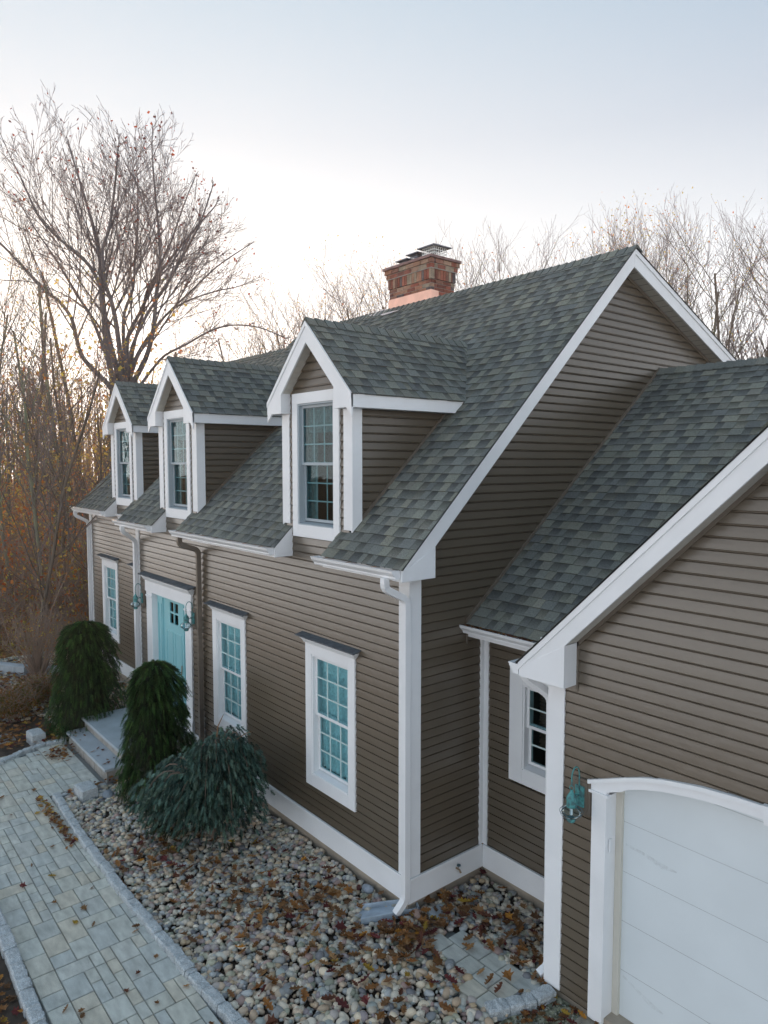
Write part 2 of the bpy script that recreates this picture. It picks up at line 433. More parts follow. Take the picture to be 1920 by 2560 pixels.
bed = MB().poly([(-5.42, -2.22, -.455), (2.0, -2.22, -.455), (2.0, .3, -.455), (1.7, .3, -.455), (1.7, 1.2, -.455), (0, 1.2, -.455), (0, 0, -.455), (-5.42, 0, -.455)])
pebble_bed = struct('pebble_bed', bed, M['soil'])
bed2 = MB().poly([(-14.5, -2.6, -.458), (-7.75, -2.6, -.458), (-7.75, 0, -.458), (-8.0, .58, -.458), (-12.8, .58, -.458), (-14.5, .6, -.458)])
pebble_bed2 = struct('pebble_bed', bed2, M['soil'])
path = MB().poly([(-12, -3.55, -.452), (3.5, -3.55, -.452), (3.5, -2.33, -.452), (-5.42, -2.33, -.452), (-5.42, -1.42, -.452), (-7.72, -1.42, -.452), (-7.72, -2.1, -.452), (-7.3, -2.7, -.452), (-12, -2.9, -.452)])
paver_path = struct('paver_path', path, M['joint'])
drive = MB().poly([(1.85, -30, -.448), (30, -30, -.448), (30, .28, -.448), (1.85, .28, -.448)])
driveway = struct('driveway', drive, M['pale_paving'])
ap = MB().poly([(2.1, -.25, -.440), (8.3, -.25, -.440), (8.3, .5, -.425), (2.1, .5, -.425)])
apron = struct('garage_apron', ap, M['apron'])
edge = MB().poly([(1.66, -.8, -.444), (2.35, -.8, -.444), (2.2, .29, -.436), (1.70, .29, -.436)])
struct('mossy_verge', edge, M['moss'])
lb = MB().poly([(-3.6, -9, -.446), (8, -9, -.446), (8, -3.66, -.446), (-12, -3.66, -.446), (-12, -9, -.446)])
planting = struct('planting_bed', lb, M['soil'])

# ---------- pavers (tiling on a module of .108 m)
PT = [(0.497, 0.516, 0.473), (0.519, 0.533, 0.482), (0.474, 0.495, 0.463), (0.525, 0.516, 0.449), (0.536, 0.512, 0.430), (0.497, 0.506, 0.449), (0.451, 0.480, 0.458), (0.508, 0.522, 0.482)]
def tiling(x0, y0, nx, ny, u, inside, seed):
    r = random.Random(seed); grid = [[False]*ny for _ in range(nx)]; out = []
    for i in range(nx):
        for j in range(ny):
            if grid[i][j] or not inside(x0+(i+.5)*u, y0+(j+.5)*u): 
                continue
            opts = [(3, 2), (3, 2), (2, 2), (2, 1), (3, 1), (2, 2), (3, 2), (4, 2), (3, 2), (2, 1), (2, 3)]
            r.shuffle(opts); opts += [(1, 1)]
            for (a, b) in opts:
                if i+a > nx or j+b > ny: continue
                ok = all((not grid[i+p][j+q]) and inside(x0+(i+p+.5)*u, y0+(j+q+.5)*u) for p in range(a) for q in range(b))
                # avoid leaving a slit
                if ok:
                    for p in range(a):
                        for q in range(b): grid[i+p][j+q] = True
                    out.append((x0+i*u, x0+(i+a)*u, y0+j*u, y0+(j+b)*u)); break
    return out
u_ = .108
def in_path(x, y):
    if -3.53 < y < -2.36 and x > -7.6: return True
    if -7.62 < x < -5.62 and y <= -2.3 and y > -3.53: return True
    if -7.62 < x < -5.60 and -2.36 <= y < -1.56: return x > -7.66+max(0, (-1.9-y))*.5
    return x <= -7.6 and -3.53 < y < -2.75
tiles = tiling(-8.5, -3.53, int(9.9/u_), 20, u_, in_path, 5)
pm = random.Random(3); pn = 0; rest = MB()
def paver(parent, a, b, c, d, z0, z1, name='paver', mbx=None):
    t = pm.choice(PT); f = .95+.10*pm.random(); t = tuple(q*f for q in t)
    mb = mbx if mbx is not None else MB(); g_ = .0028; ch = .006; dz = (pm.random()-.5)*.004
    a += g_; b -= g_; c += g_; d -= g_; z1 += dz
    T = [(a+ch, c+ch, z1), (b-ch, c+ch, z1), (b-ch, d-ch, z1), (a+ch, d-ch, z1)]
    Bm = [(a, c, z1-.005), (b, c, z1-.005), (b, d, z1-.005), (a, d, z1-.005)]
    Bt = [(a, c, z0), (b, c, z0), (b, d, z0), (a, d, z0)]
    mb.poly(T, t); e_ = tuple(q*.8 for q in t)
    for i in range(4):
        j = (i+1) % 4; mb.poly([Bm[i], Bm[j], T[j], T[i]], e_); mb.poly([Bt[i], Bt[j], Bm[j], Bm[i]], e_)
    if mbx is None: mb.build(name, M['paver'], parent)
tiles.sort(key=lambda t: abs(t[0]+1.5))
for t in tiles:
    cx = (t[0]+t[1])/2
    if pn < 300: paver(paver_path, *t, -.452, -.420); pn += 1
    else: paver(None, *t, -.452, -.420, mbx=rest)
if rest.v: rest.build('pavers', M['paver'], paver_path, kind='stuff')

# ---------- stepping pad of square pavers by the garage
pad = struct('stepping_pad', MB().poly([(.44, -.52, -.449), (1.62, -.52, -.449), (1.70, .36, -.449), (.44, .18, -.449)]), M['joint'])
for (a, c) in [(.48, -.20), (.70, -.20), (.92, -.20), (1.14, -.20), (1.36, -.20), (.60, .02), (.82, .02), (1.04, .02), (1.26, .02), (1.46, .02), (1.16, -.42), (1.38, -.42)]:
    paver(pad, a, a+.218, c, c+.218, -.449, -.392)

# ---------- granite curbs
def rough_block(mb, p0, p1, wid, z0, z1, r):
    p0 = Vector((*p0, 0)); p1 = Vector((*p1, 0)); d = (p1-p0); ln = d.length; d.normalize(); n = Vector((-d.y, d.x, 0))
    nu = max(2, int(ln/.035)); rows = []
    for i in range(nu+1):
        t = i/nu; ring = []
        e_ = .008 if i in (0, nu) else 0
        for (s, z) in ((-.5, z0), (-.5, z1-.012), (-.38, z1), (0, z1+.002), (.38, z1), (.5, z1-.012), (.5, z0)):
            j = lambda a: (r.random()-.5)*a
            p = p0 + d*(ln*t) + n*(s*(wid-e_)+j(.009)); ring.append((p.x+j(.006), p.y+j(.006), z-e_+(j(.009) if z > z0 else 0)))
        rows.append(ring)
    for a, b in zip(rows, rows[1:]):
        for k in range(6): mb.poly([a[k], a[k+1], b[k+1], b[k]])
    mb.poly(rows[0]); mb.poly(rows[-1][::-1])
def curb(name, pts, wid, z0, z1, label, seed, step=.25):
    r = random.Random(seed)
    t = thing(name, (*pts[0], z0), label, 'curb')
    for a, b in zip(pts, pts[1:]):
        a = Vector(a); b = Vector(b); ln = (b-a).length; s = 0
        while s < ln-.02:
            l_ = min(step*(.8+.4*r.random()), ln-s)
            if ln-s-l_ < .06: l_ = ln-s
            d = (b-a)/ln; off = Vector((-d.y, d.x))*((r.random()-.5)*.012)
            mb = MB(); rough_block(mb, a+d*(s+.003)+off, a+d*(s+l_-.003)+off, wid*(.95+.1*r.random()), z0, z1+(r.random()-.5)*.016, r)
            mb.build('curb_stone', M['granite'], t); s += l_
    return t
curb('granite_curb', [(-5.51, -2.27), (-4.2, -2.335), (-2.4, -2.345), (-.6, -2.30), (.6, -2.21), (1.9, -2.08)], .115, -.47, -.352, 'long pale granite curb between the paver path and the pebble bed', 1)
curb('granite_curb', [(-5.475, -2.19), (-5.45, -1.85), (-5.43, -1.55)], .10, -.47, -.395, 'short flush granite curb from the path corner to the front step', 2)
curb('granite_curb', [(-3.6, -3.60), (-2.4, -3.59), (-1.4, -3.625), (-.2, -3.65), (1.6, -3.66)], .13, -.47, -.345, 'rough granite curb at the outer edge of the paver path beside dark soil', 3)
curb('granite_curb', [(-7.68, -1.52), (-7.72, -1.85), (-7.62, -2.25), (-7.35, -2.62), (-7.3, -2.95)], .10, -.47, -.37, 'curved granite curb beyond the step in front of the spruce', 4)
curb('granite_curb', [(1.55, -.42), (1.73, .03), (1.77, .25)], .14, -.47, -.35, 'granite curb at the foot of the white garage corner board', 5, step=.2)

# ---------- front steps
st = thing('stone_steps', (-6.55, -.8, -.45), 'grey stone front steps of two treads below the teal door', 'steps')
MB().box(-7.58, -5.52, -1.50, -.02, -.46, -.262).build('riser', M['riser'], st)
MB().box(-7.60, -5.50, -1.54, -1.19, -.26, -.215).build('tread', M['slab'], st, bevel=.006)
MB().box(-7.60, -5.55, -1.21, -.02, -.214, -.082).build('riser', M['riser'], st)
MB().box(-7.64, -5.52, -1.25, -.015, -.08, -.03).build('tread', M['slab'], st, bevel=.006)
for x in (-7.2, -6.7, -6.15): MB().box(x, x+.006, -1.5025, -1.5, -.46, -.265).build('joint', M['dark'], st)

# granite blocks
for (bx, by, rz_, lab) in ((-5.22, -1.93, .1, 'pale rectangular granite block inside the curb corner by the pebbles'), (-8.05, -1.95, .1, 'pale granite block beside the curved curb left of the steps')):
    t = MB(); r = random.Random(int(bx*10)); rough_block(t, (bx-.17, by), (bx+.17, by+.03), .24, -.46, -.25, r)
    tag(t.build('granite_block', M['granite'], None, at=(bx, by, -.46)), lab, 'stone block')
tag(MB().box(-8.75, -8.35, -2.5, -2.2, -.46, -.41).build('flat_stone', M['slab'], None, at=(-8.55, -2.35, -.46), bevel=.02), 'flat greenish flagstone at the left edge past the curved curb', 'stone')

# ---------- pebbles
SC = [(0.640, 0.549, 0.414), (0.563, 0.464, 0.345), (0.512, 0.390, 0.276), (0.614, 0.561, 0.460), (0.461, 0.403, 0.333), (0.486, 0.488, 0.437), (0.563, 0.525, 0.437), (0.435, 0.415, 0.356), (0.320, 0.329, 0.322), (0.218, 0.232, 0.241), (0.538, 0.488, 0.402), (0.640, 0.586, 0.494), (0.384, 0.293, 0.230), (0.346, 0.244, 0.218), (0.461, 0.354, 0.230), (0.269, 0.281, 0.218), (0.371, 0.366, 0.276), (0.179, 0.183, 0.196), (0.461, 0.415, 0.380), (0.307, 0.268, 0.276), (0.512, 0.403, 0.299), (0.422, 0.439, 0.437), (0.333, 0.366, 0.345)]
def ico(sub):
    bm = bmesh.new(); bmesh.ops.create_icosphere(bm, subdivisions=sub, radius=1)
    v = np.array([x.co[:] for x in bm.verts]); f = [tuple(q.index for q in x.verts) for x in bm.faces]; bm.free(); return v, f
I1, F1 = ico(1); I2, F2 = ico(2)
def pebverts(base, r):
    ax = np.array([1, .62+.3*r.random(), .42+.25*r.random()])
    ph = [r.random()*6 for _ in range(6)]
    w_ = 1+.09*np.sin(base[:, 0]*2.3+ph[0])+.09*np.sin(base[:, 1]*2.7+ph[1])+.07*np.sin(base[:, 2]*2.1+ph[2]+base[:, 0]*1.7)
    return base*w_[:, None]*ax
def in_bed(x, y):
    if x < 0: return -5.36 < x and -2.25+.0*x < y < -.03
    if x < 1.66: return -2.24+.08*x < y < 1.17 if y > 0 else y > -2.24+.08*x
    return x < 1.95 and -1.9 < y < -1.0
def blocked(x, y):
    if .50 < x < 1.58 and -.40+(x-.5)*.0 < y < .22 and not (x < .72 and y < -.18) and not (x < 1.15 and y < -.2): return True
    if -.30 < x < .05 and -.50 < y < .12: return abs((y+.19) - (x+.12)*1.9) < .28 and True
    if -5.42 < x < -5.02 and -2.07 < y < -1.77: return True
    return False
def pebbles(parent, area, n, seed, smin, smax, nindiv, zb=-.44, inside=in_bed):
    r = random.Random(seed); x0, x1, y0, y1 = area; P = []
    for _ in range(n):
        x = x0+(x1-x0)*r.random(); y = y0+(y1-y0)*r.random()
        if inside(x, y) and not blocked(x, y):
            s = smin+(smax-smin)*r.random()**1.8
            P.append((x, y, s))
    camv = Vector(cam.location)
    P.sort(key=lambda p: -p[2]/((Vector((p[0], p[1], -.4))-camv).length))
    metas = []
    for k in range(24):
        v = pebverts(I2, r); mb = MB(); mb.v = v.tolist(); mb.f = list(F2); c = SC[k % len(SC)]; f = .85+.3*r.random(); mb.c = [tuple(q*f for q in c)]*len(F2); mb.anyc = True
        metas.append(mb.mesh('river_stone', M['stone'], smooth=True))
    V = []; F = []; Cc = []; nv = 0
    for i, (x, y, s) in enumerate(P):
        z = zb + s*.35 + r.random()*.022
        rz_ = r.random()*6.28; rx = (r.random()-.5)*.7; ry = (r.random()-.5)*.7
        if i < nindiv:
            inst('river_stone', metas[r.randrange(24)], parent, (x, y, z), (rx, ry, rz_), (s, s, s*(.9+.4*r.random())))
        else:
            v = pebverts(I1, r)*s; m = np.array(Matrix.Rotation(rz_, 3, 'Z') @ Matrix.Rotation(rx, 3, 'X')); v = v@m.T + np.array([x, y, z])
            V.append(v); F += [(a+nv, b+nv, c+nv) for a, b, c in F1]; nv += len(v)
            c = r.choice(SC); f = .8+.4*r.random(); Cc += [tuple(q*f for q in c)]*len(F1)
    mb = MB(); mb.v = np.concatenate(V).tolist(); mb.f = F; mb.c = Cc; mb.anyc = True
    mb.build('river_stones', M['stone'], parent, smooth=True, kind='stuff')
pebbles(pebble_bed, (-5.4, 1.95, -2.3, 1.2), 17500, 11, .025, .060, 295)
def in_bed2(x, y):
    if x > -7.75: return False
    if x > -7.98: return y < -.03 and y > -2
    return -2.5 < y < .57 and x > -14.4 and not (y < -1.5 and x > -9.3)
pebbles(pebble_bed2, (-14.4, -7.75, -2.5, .58), 5200, 12, .028, .060, 0, inside=in_bed2)
# three larger stones
for (x, y, s, c, lab) in ((.12, .02, .085, (.40, .27, .22), 'pinkish boulder at the end of the splash block'), (.16, -.13, .095, (.42, .40, .36), 'pale rounded boulder beside the pink one'), (-.62, -.10, .08, (.28, .32, .37), 'speckled blue grey stone against the foundation'),
                       (-4.98, -1.66, .11, (.20, .24, .28), 'dark grey boulder behind the granite block')):
    r = random.Random(int(x*100)); mb = MB(); mb.v = (pebverts(I2, r)*s).tolist(); mb.f = list(F2); mb.c = [c]*len(F2); mb.anyc = True
    o = mb.build('boulder', M['stone'], None, smooth=True); o.location = (x, y, -.385); tag(o, lab, 'boulder')
tag(MB().box(.13, .37, .14, .36, -.43, -.375).build('square_slab', M['slab'], None, at=(.25, .25, -.43), bevel=.012), 'single grey square slab among the pebbles near the inner corner', 'slab')

# ---------- leaves
LC = [(.23, .105, .036), (.17, .08, .03), (.26, .13, .048), (.13, .05, .03), (.13, .03, .03), (.30, .17, .075), (.12, .06, .027), (.22, .12, .058), (.27, .12, .034), (.20, .10, .04)]
LCY = [(.42, .19, .03), (.40, .26, .04)]
def leaf(mb, p, s, rz_, tilt, curl, col, r, maple=False):
    """lobed leaf folded along its midrib"""
    if maple: prof = [(-.9, 0), (-.55, .35), (-.6, .75), (-.15, .45), (.15, .9), (.35, .4), (1.0, .0)]
    else: prof = [(-1, .04), (-.7, .30), (-.55, .16), (-.25, .50), (-.05, .22), (.25, .55), (.45, .24), (.7, .34), (1.05, .0)]
    rot = Matrix.Rotation(rz_, 3, 'Z') @ Matrix.Rotation(tilt, 3, 'X') @ Matrix.Rotation(tilt*.7, 3, 'Y')
    for sg in (1, -1):
        pts = [(x, sg*y*(.9+.2*r.random()), curl*(y*.9+.3*x*x)) for x, y in prof]
        mid = [(1.05, 0, curl*.33), (0, 0, 0), (-1, 0, curl*.3)]
        allp = pts+mid[1:]
        allp = [tuple(Vector(p)+rot@Vector((a*s, b*s, c*s))) for a, b, c in allp]
        if sg < 0: allp = allp[::-1]
        mb.poly(allp, col)
def leaves(parent, n, seed, place, nindiv, smin=.035, smax=.065, yel=.08, maple=.3, name='fallen_leaves'):
    r = random.Random(seed); mb = MB(); k = 0
    for i in range(n):
        q = place(r)
        if q is None: continue
        x, y, z = q; s = smin+(smax-smin)*r.random(); c = r.choice(LCY) if r.random() < yel else r.choice(LC); f = .7+.6*r.random(); c = tuple(v*f for v in c)
        args = ((x, y, z), s, r.random()*6.28, (r.random()-.5)*1.0, .25+.6*r.random(), c, r, r.random() < maple)
        if k < nindiv:
            m2 = MB(); leaf(m2, *args); m2.build('fallen_leaf', M['leaf'], parent); k += 1
        else: leaf(mb, *args)
    if mb.v: mb.build(name, M['leaf'], parent, kind='stuff')
def cl(pts, sp):
    def f(r):
        a = r.choice(pts); x = r.gauss(a[0], a[2]*sp); y = r.gauss(a[1], a[2]*sp)
        return (x, y, -.375+.03*r.random()) if in_bed(x, y) and not (blocked(x, y) and r.random() < .85) else None
    return f
leaves(pebble_bed, 640, 21, cl([(-.5, -.9, .5), (.35, -.25, .28), (.3, .1, .3), (.15, .45, .2), (-1.4, -1.4, .5), (-1.1, -.9, .4), (-2.3, -1.7, .5), (.5, -.9, .5), (-.3, -1.6, .6), (.9, .6, .35), (1.3, .3, .3), (-3.0, -1.9, .3), (.3, -.25, .15)], 1), 150, .042, .080, .05)
def pl_path(r):
    k = r.random()
    if k < .45:
        t = r.random(); x = -5.6+1.7*t; return (x, -2.42-.12*r.random()-.0*t, -.405+.02*r.random())
    if k < .78: return (-7.35+abs(r.gauss(0, .22)), -1.72+.14*r.gauss(0, 1)-.05, -.405+.04*r.random())
    x = -7.4+9*r.random(); y = -3.45+1.1*r.random()
    return (x, y, -.405)
leaves(paver_path, 210, 22, pl_path, 210, .03, .055, .12, .7)
leaves(paver_path, 34, 23, lambda r: (-5.5+.06*r.random()*3, -2.15+.75*r.random(), -.37+.02*r.random()), 34, .03, .05, .1, .4)
leaves(planting, 900, 24, lambda r: (-3+4.5*r.random(), -3.72-1.6*r.random(), -.44+.04*r.random()), 30, .03, .055, .2, .6)
leaves(driveway, 130, 25, lambda r: (1.75+.6*abs(r.gauss(0, .5)), -.6+.85*r.random(), -.43+.03*r.random()), 60, .03, .05, .1, .2)
leaves(pebble_bed2, 1500, 26, lambda r: (-13.8+6*r.random(), -2.5+3*r.random()**1.6, -.40+.05*r.random()), 0, .04, .07, .15, .4)
# fine gravel on the verge
r = random.Random(9); gm = MB()
for _ in range(1500):
    x = 1.72+.62*r.random(); y = -.75+1.0*r.random(); s = .004+.008*r.random(); z = -.436
    c = r.choice([(.38, .38, .32), (.2, .22, .2), (.12, .13, .11), (.28, .3, .18), (.45, .44, .36)])
    gm.poly([(x-s, y, z), (x, y-s, z), (x, y, z+s)], c); gm.poly([(x, y-s, z), (x+s, y, z), (x, y, z+s)], c); gm.poly([(x+s, y, z), (x, y+s, z), (x, y, z+s)], c)
tag(gm.build('gravel', M['gravel'], None), 'fine mossy gravel on the verge below the garage corner', 'gravel', kind='stuff')
# splash block
sb = MB(); 
def spl(u, v, z):   # u along run (0 at house), v across
    d = Vector((-.5, -.866)); d = Vector((-.30, -.63)).normalized(); n = Vector((-d.y, d.x))
    p = Vector((.00, .13)) + d*u + n*v; return (p.x, p.y, z)
for (a, b, z0, z1) in ((-.105, -.085, -.42, -.345), (.085, .105, -.42, -.345)):
    w1 = 1.0
    sb.prism([spl(0, a, z0), spl(0, b, z0), spl(0, b, z1), spl(0, a, z1)], Vector(spl(.68, a*1.25, z0))-Vector(spl(0, a, z0)))
sb.prism([spl(0, -.1, -.43), spl(0, .1, -.43), spl(0, .1, -.395), spl(0, -.1, -.395)], Vector(spl(.66, 0, -.43))-Vector(spl(0, 0, -.43)))
sb.prism([spl(0, -.105, -.42), spl(0, .105, -.42), spl(0, .105, -.345), spl(0, -.105, -.345)], Vector(spl(.02, 0, 0))-Vector(spl(0, 0, 0)))
tag(sb.build('splash_block', M['splash'], None, at=spl(.33, 0, -.43)), 'blue grey plastic splash block under the white downspout outlet', 'splash block')

# ================================================================ HOUSE WALLS
W1X, W2X, W4X, W5X = -1.49, -4.205, -11.42, -9.33
DX = (-1.775, -6.0, -10.31); DY = (0, 0, .6)
ws = [(W1X, .388), (W2X, .388)]
OPW, CW, CH = .80, 1.07, 1.895
wh = lambda cx, z: (cx-.5, cx+.5, z+.05, z+CH-.05)
HL = 3.66
# front wall main: x -8.02..0  (u = x)
hol = [wh(W1X, .388), wh(W2X, .388), (-7.5, -5.62, -.1, 2.45)]
for dx in DX[:2]: hol.append((dx-.50, dx+.50, 3.70, 5.50))
siding(house, (0, 0, 0), (1, 0, 0), (0, -1, 0), 0, HL-.004, lambda z: (-8.0, -.13), hol)
# left section, Y=.6
siding(house, (0, .6, 0), (1, 0, 0), (0, -1, 0), 0, HL-.004, lambda z: (-12.75, -8.03), [wh(W4X, .388), wh(W5X, .388), (DX[2]-.5, DX[2]+.5, 3.70, 5.5)])
MS = .957
zr = lambda y: 3.80+MS*y                 # main roof top surface
RY, RZ = 3.952, 7.578
# right gable wall X=0  (u = y)
def extg(z):
    a = .13 if z < 3.45 else max(.05, (z-3.80+.27)/MS+.02)
    b = 9.0 if z < 5.3 else RY+(RZ-.27-z)/.40
    if a >= b: return None
    return (a, b)
siding(house, (0, 0, 0), (0, 1, 0), (1, 0, 0), 0, 7.26, extg, [(1.2, 5.4, -1, 2.55)] )
rstuff = MB()
siding(house, (-12.84, 0, 0), (0, 1, 0), (-1, 0, 0), 0, 7.1, lambda z: (.6 if z < 3.45 else .6+max(0, (z-3.53)/MS), 9 if z < 5.3 else RY+(RZ-.27-z)/.40), stuff=rstuff)
siding(house, (0, 9.0, 0), (1, 0, 0), (0, 1, 0), 0, 5.4, lambda z: (-12.84, 0), stuff=rstuff)
siding(house, (-8.02, 0, 0), (0, 1, 0), (-1, 0, 0), 0, 3.5, lambda z: (0, .6), stuff=rstuff)
# dormers: face strips, gable triangle, cheeks
DPK, DE = 6.39, 5.44       # peak and eave top of the dormer roof
for k, (dx, dy) in enumerate(zip(DX, DY)):
    def extd(z, dx=dx):
        h = .70 if z < 5.42 else max(0, (6.13-z)/1.01)
        return (dx-h, dx+h) if h > .03 else None
    siding(house, (0, dy, 0), (1, 0, 0), (0, -1, 0), 3.6576, 6.12, extd, [(dx-.5, dx+.5, 3.70, 5.46)])
    siding(house, (dx+.755-.012, dy, 0), (0, 1, 0), (1, 0, 0), 3.8608, 5.30, lambda z: (.10, (z-3.79)/MS))
    siding(house, (dx-.755+.012, dy, 0), (0, 1, 0), (-1, 0, 0), 3.8608, 5.30, lambda z: (.10, (z-3.79)/MS), stuff=rstuff)
rstuff.build('siding_boards', M['siding'], house, kind='stuff'); finish_boards('house', 300)
# sheathing behind the boards, so no light leaks
sh_ = MB()
sh_.poly([(-8.02, .012, -.3), (-7.3, .012, -.3), (-7.3, .012, 3.6), (-8.02, .012, 3.6)])
sh_.build('sheathing', M['dark'], house)

# foundation and base boards
fd = MB(); fd.box(-8.0, -.02, .005, .2, -.6, -.28); fd.box(-.2, -.012, .02, 9, -.6, -.28); fd.box(-12.82, -8.0, .61, .8, -.6, -.28); fd.box(-12.8, -12.6, .62, 9, -.6, -.28); fd.box(-12.8, -.02, 8.7, 8.98, -.6, 0)
fd.build('foundation', M['concrete'], house)
def base(parent, x0, x1, yf):
    MB().box(x0, x1, yf-.024, yf+.02, -.30, -.05).build('base_board', M['white'], parent, bevel=.003)
    MB().box(x0, x1, yf-.042, yf+.02, -.049, -.004).build('base_cap', M['white'], parent, bevel=.004)
base(house, -5.50, .022, 0); base(house, -8.04, -7.66, 0); base(house, -12.86, -8.06, .6)
MB().box(-.02, .024, .0, 1.178, -.30, -.05).build('base_board', M['white'], house, bevel=.003)
MB().box(-.02, .042, -.042, 1.16, -.049, -.004).build('base_cap', M['white'], house, bevel=.004)
def corner(parent, x, y, sx, z0, z1, w=.15, lx=None):
    """outside corner board: front face runs from x towards -sx, side face runs to +y"""
    a, b = (x-w*sx, x+.026*sx); MB().box(min(a, b), max(a, b), y-.026, y, z0, z1).build('corner_board', M['white'], parent, bevel=.003)
    MB().box(min(x, x+.026*sx), max(x, x+.026*sx), y, y+w, z0, z1).build('corner_board', M['white'], parent, bevel=.003)
corner(house, 0, 0, 1, -.002, 3.386); corner(house, -8.02, 0, -1, -.3, 3.386, .14); corner(house, -12.84, .6, -1, -.3, 3.386, .14)
# inner corner post at (0,1.2)
MB().box(0, .03, 1.12, 1.2, 0, 2.62).build('corner_board', M['white'], house, bevel=.002)
MB().box(.03, .095, 1.172, 1.2, 0, 2.62).build('corner_board', M['white'], garage, bevel=.002)

# ---------------------------------------------------------------- windows
def win_proto(name, W, H, ow, side, head, sillh, rows=3, cols=3, cap=True, grey=False, blind=False):
    """origin: bottom centre of the casing on the wall face, facing -Y"""
    root = bpy.data.objects.new('window', None)
    cs = MB()
    x0, x1 = -W/2, W/2; o0, o1 = -ow/2, ow/2; zb, zt = sillh, H-head
    cs.box(x0, o0, -.034, .02, 0, H); cs.box(o1, x1, -.034, .02, 0, H); cs.box(o0+.001, o1-.001, -.0335, .02, 0, zb); cs.box(o0+.001, o1-.001, -.0335, .02, zt, H)
    me = cs.mesh('window', M['white'], bevel=.003)
    wdw = bpy.data.objects.new('window', me); COL.objects.link(wdw)
    def sub(mb, nm, m, **k):
        o = bpy.data.objects.new(nm, mb.mesh(nm, m, **k)); COL.objects.link(o); o.parent = wdw; return o
    fm = M['white2'] if not grey else M['frame_grey']
    j = MB()                                                     # jamb liner and sloped sill
    j.box(o0, o0+.022, -.02, .14, zb, zt); j.box(o1-.022, o1, -.02, .14, zb, zt); j.box(o0+.022, o1-.022, -.02, .14, zt-.022, zt)
    j.prism([(o0+.022, -.03, zb-.001), (o0+.022, .14, zb-.001), (o0+.022, .14, zb+.045), (o0+.022, -.03, zb+.012)], (ow-.044, 0, 0))
    sub(j, 'jamb', fm)
    mz = (zb+zt)/2+.01; q0, q1 = o0+.022, o1-.022
    def sash(za, zc, y, nm='sash'):
        s = MB(); f = .036
        s.box(q0, q0+f, y, y+.035, za, zc); s.box(q1-f, q1, y, y+.035, za, zc); s.box(q0+f, q1-f, y, y+.035, za, za+f); s.box(q0+f, q1-f, y, y+.035, zc-f, zc)
        sub(s, nm, fm, bevel=.002)
        gx0, gx1, gz0, gz1 = q0+f, q1-f, za+f, zc-f
        p = MB(); p.poly([(gx0, y+.012, gz0), (gx1, y+.012, gz0), (gx1, y+.012, gz1), (gx0, y+.012, gz1)]); sub(p, 'pane', M['glass'])
        mu = MB(); my = .016 if grey else .002
        for c in range(1, cols): xx = gx0+(gx1-gx0)*c/cols; mu.box(xx-.009, xx+.009, y+my, y+my+.008, gz0, gz1)
        for c in range(1, rows): zz = gz0+(gz1-gz0)*c/rows; mu.box(gx0, gx1, y+my+.0005, y+my+.0075, zz-.009, zz+.009)
        sub(mu, 'muntin', M['muntin_grey'] if grey else M['muntin'])
    sash(mz-.02, zt-.022, .022); sash(zb+.045, mz+.02, .062)
    rb = MB(); d = .75                                            # the room behind
    rb.poly([(q0-.3, d, zb-.3), (q1+.3, d, zb-.3), (q1+.3, d, zt+.2), (q0-.3, d, zt+.2)])
    for (xa, xb, ya, yb) in ((q0-.02, q0-.3, .141, d), (q1+.02, q1+.3, .141, d)): rb.poly([(xa, ya, zb-.3), (xb, yb, zb-.3), (xb, yb, zt+.2), (xa, ya, zt+.2)])
    rb.poly([(q0-.3, .141, zt+.01), (q1+.3, .141, zt+.01), (q1+.3, d, zt+.2), (q0-.3, d, zt+.2)]); rb.poly([(q0-.3, .141, zb), (q1+.3, .141, zb), (q1+.3, d, zb-.3), (q0-.3, d, zb-.3)])
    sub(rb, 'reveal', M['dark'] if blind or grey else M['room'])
    r = random.Random(len(name))
    if not blind:
        spans = [(q0-.0, q0+.20), (q1-.16, q1+.0)] if grey else [(q0, q1)]
        for (a, b) in spans:
            cu = MB(); n = 46
            prev = None
            for i in range(n+1):
                t = i/n; x = a+(b-a)*t; y = .135+.020*math.sin(t*(b-a)*62+a*7)+.01*math.sin(t*31)
                lo = zb+.05+(.02*abs(math.sin(t*26)) if not grey else 0)
                cur = (x, y, lo, zt)
                if prev: cu.poly([(prev[0], prev[1], prev[2]), (x, y, lo), (x, y, zt), (prev[0], prev[1], zt)])
                prev = cur
            sub(cu, 'curtain', M['sheer'] if grey else M['lace'], smooth=True)
        va = MB(); n = 40; prev = None
        for i in range(n+1):
            t = i/n; x = q0+(q1-q0)*t; y = .112+.008*math.sin(t*50); lo = zt-(.36 if grey else .22)-.02*abs(math.sin(t*19))
            if prev: va.poly([(prev[0], prev[1], prev[2]), (x, y, lo), (x, y, zt), (prev[0], prev[1], zt)])
            prev = (x, y, lo)
        sub(va, 'curtain', M['sheer'] if grey else M['lace'], smooth=True)
    else:
        bl = MB(); z = zt-.05
        while z > zb+.25:
            bl.prism([(q0+.06, .17, z), (q0+.06, .205, z+.018), (q0+.06, .208, z+.014), (q0+.06, .173, z-.004)], (q1-q0-.06, 0, 0)); z -= .038
        sub(bl, 'blind', M['blind'])
    if cap:
        cp = MB(); h = H
        cp.prism([(x0-.004, -.036, h), (x0-.004, -.052, h+.006), (x0-.004, -.075, h+.04), (x0-.004, -.10, h+.068), (x0-.004, -.10, h+.082), (x0-.004, .01, h+.082), (x0-.004, .01, h)], (W+.008, 0, 0))
        for sx, xx in ((-1, x0-.004), (1, x1+.004)):
            cp.poly([(xx, -.036, h), (xx, .01, h), (xx+sx*.07, .01, h+.082), (xx+sx*.07, -.10, h+.082)][::sx])
            cp.poly([(xx, -.036, h), (xx+sx*.07, -.10, h+.082), (xx, -.10, h+.082)][::sx])
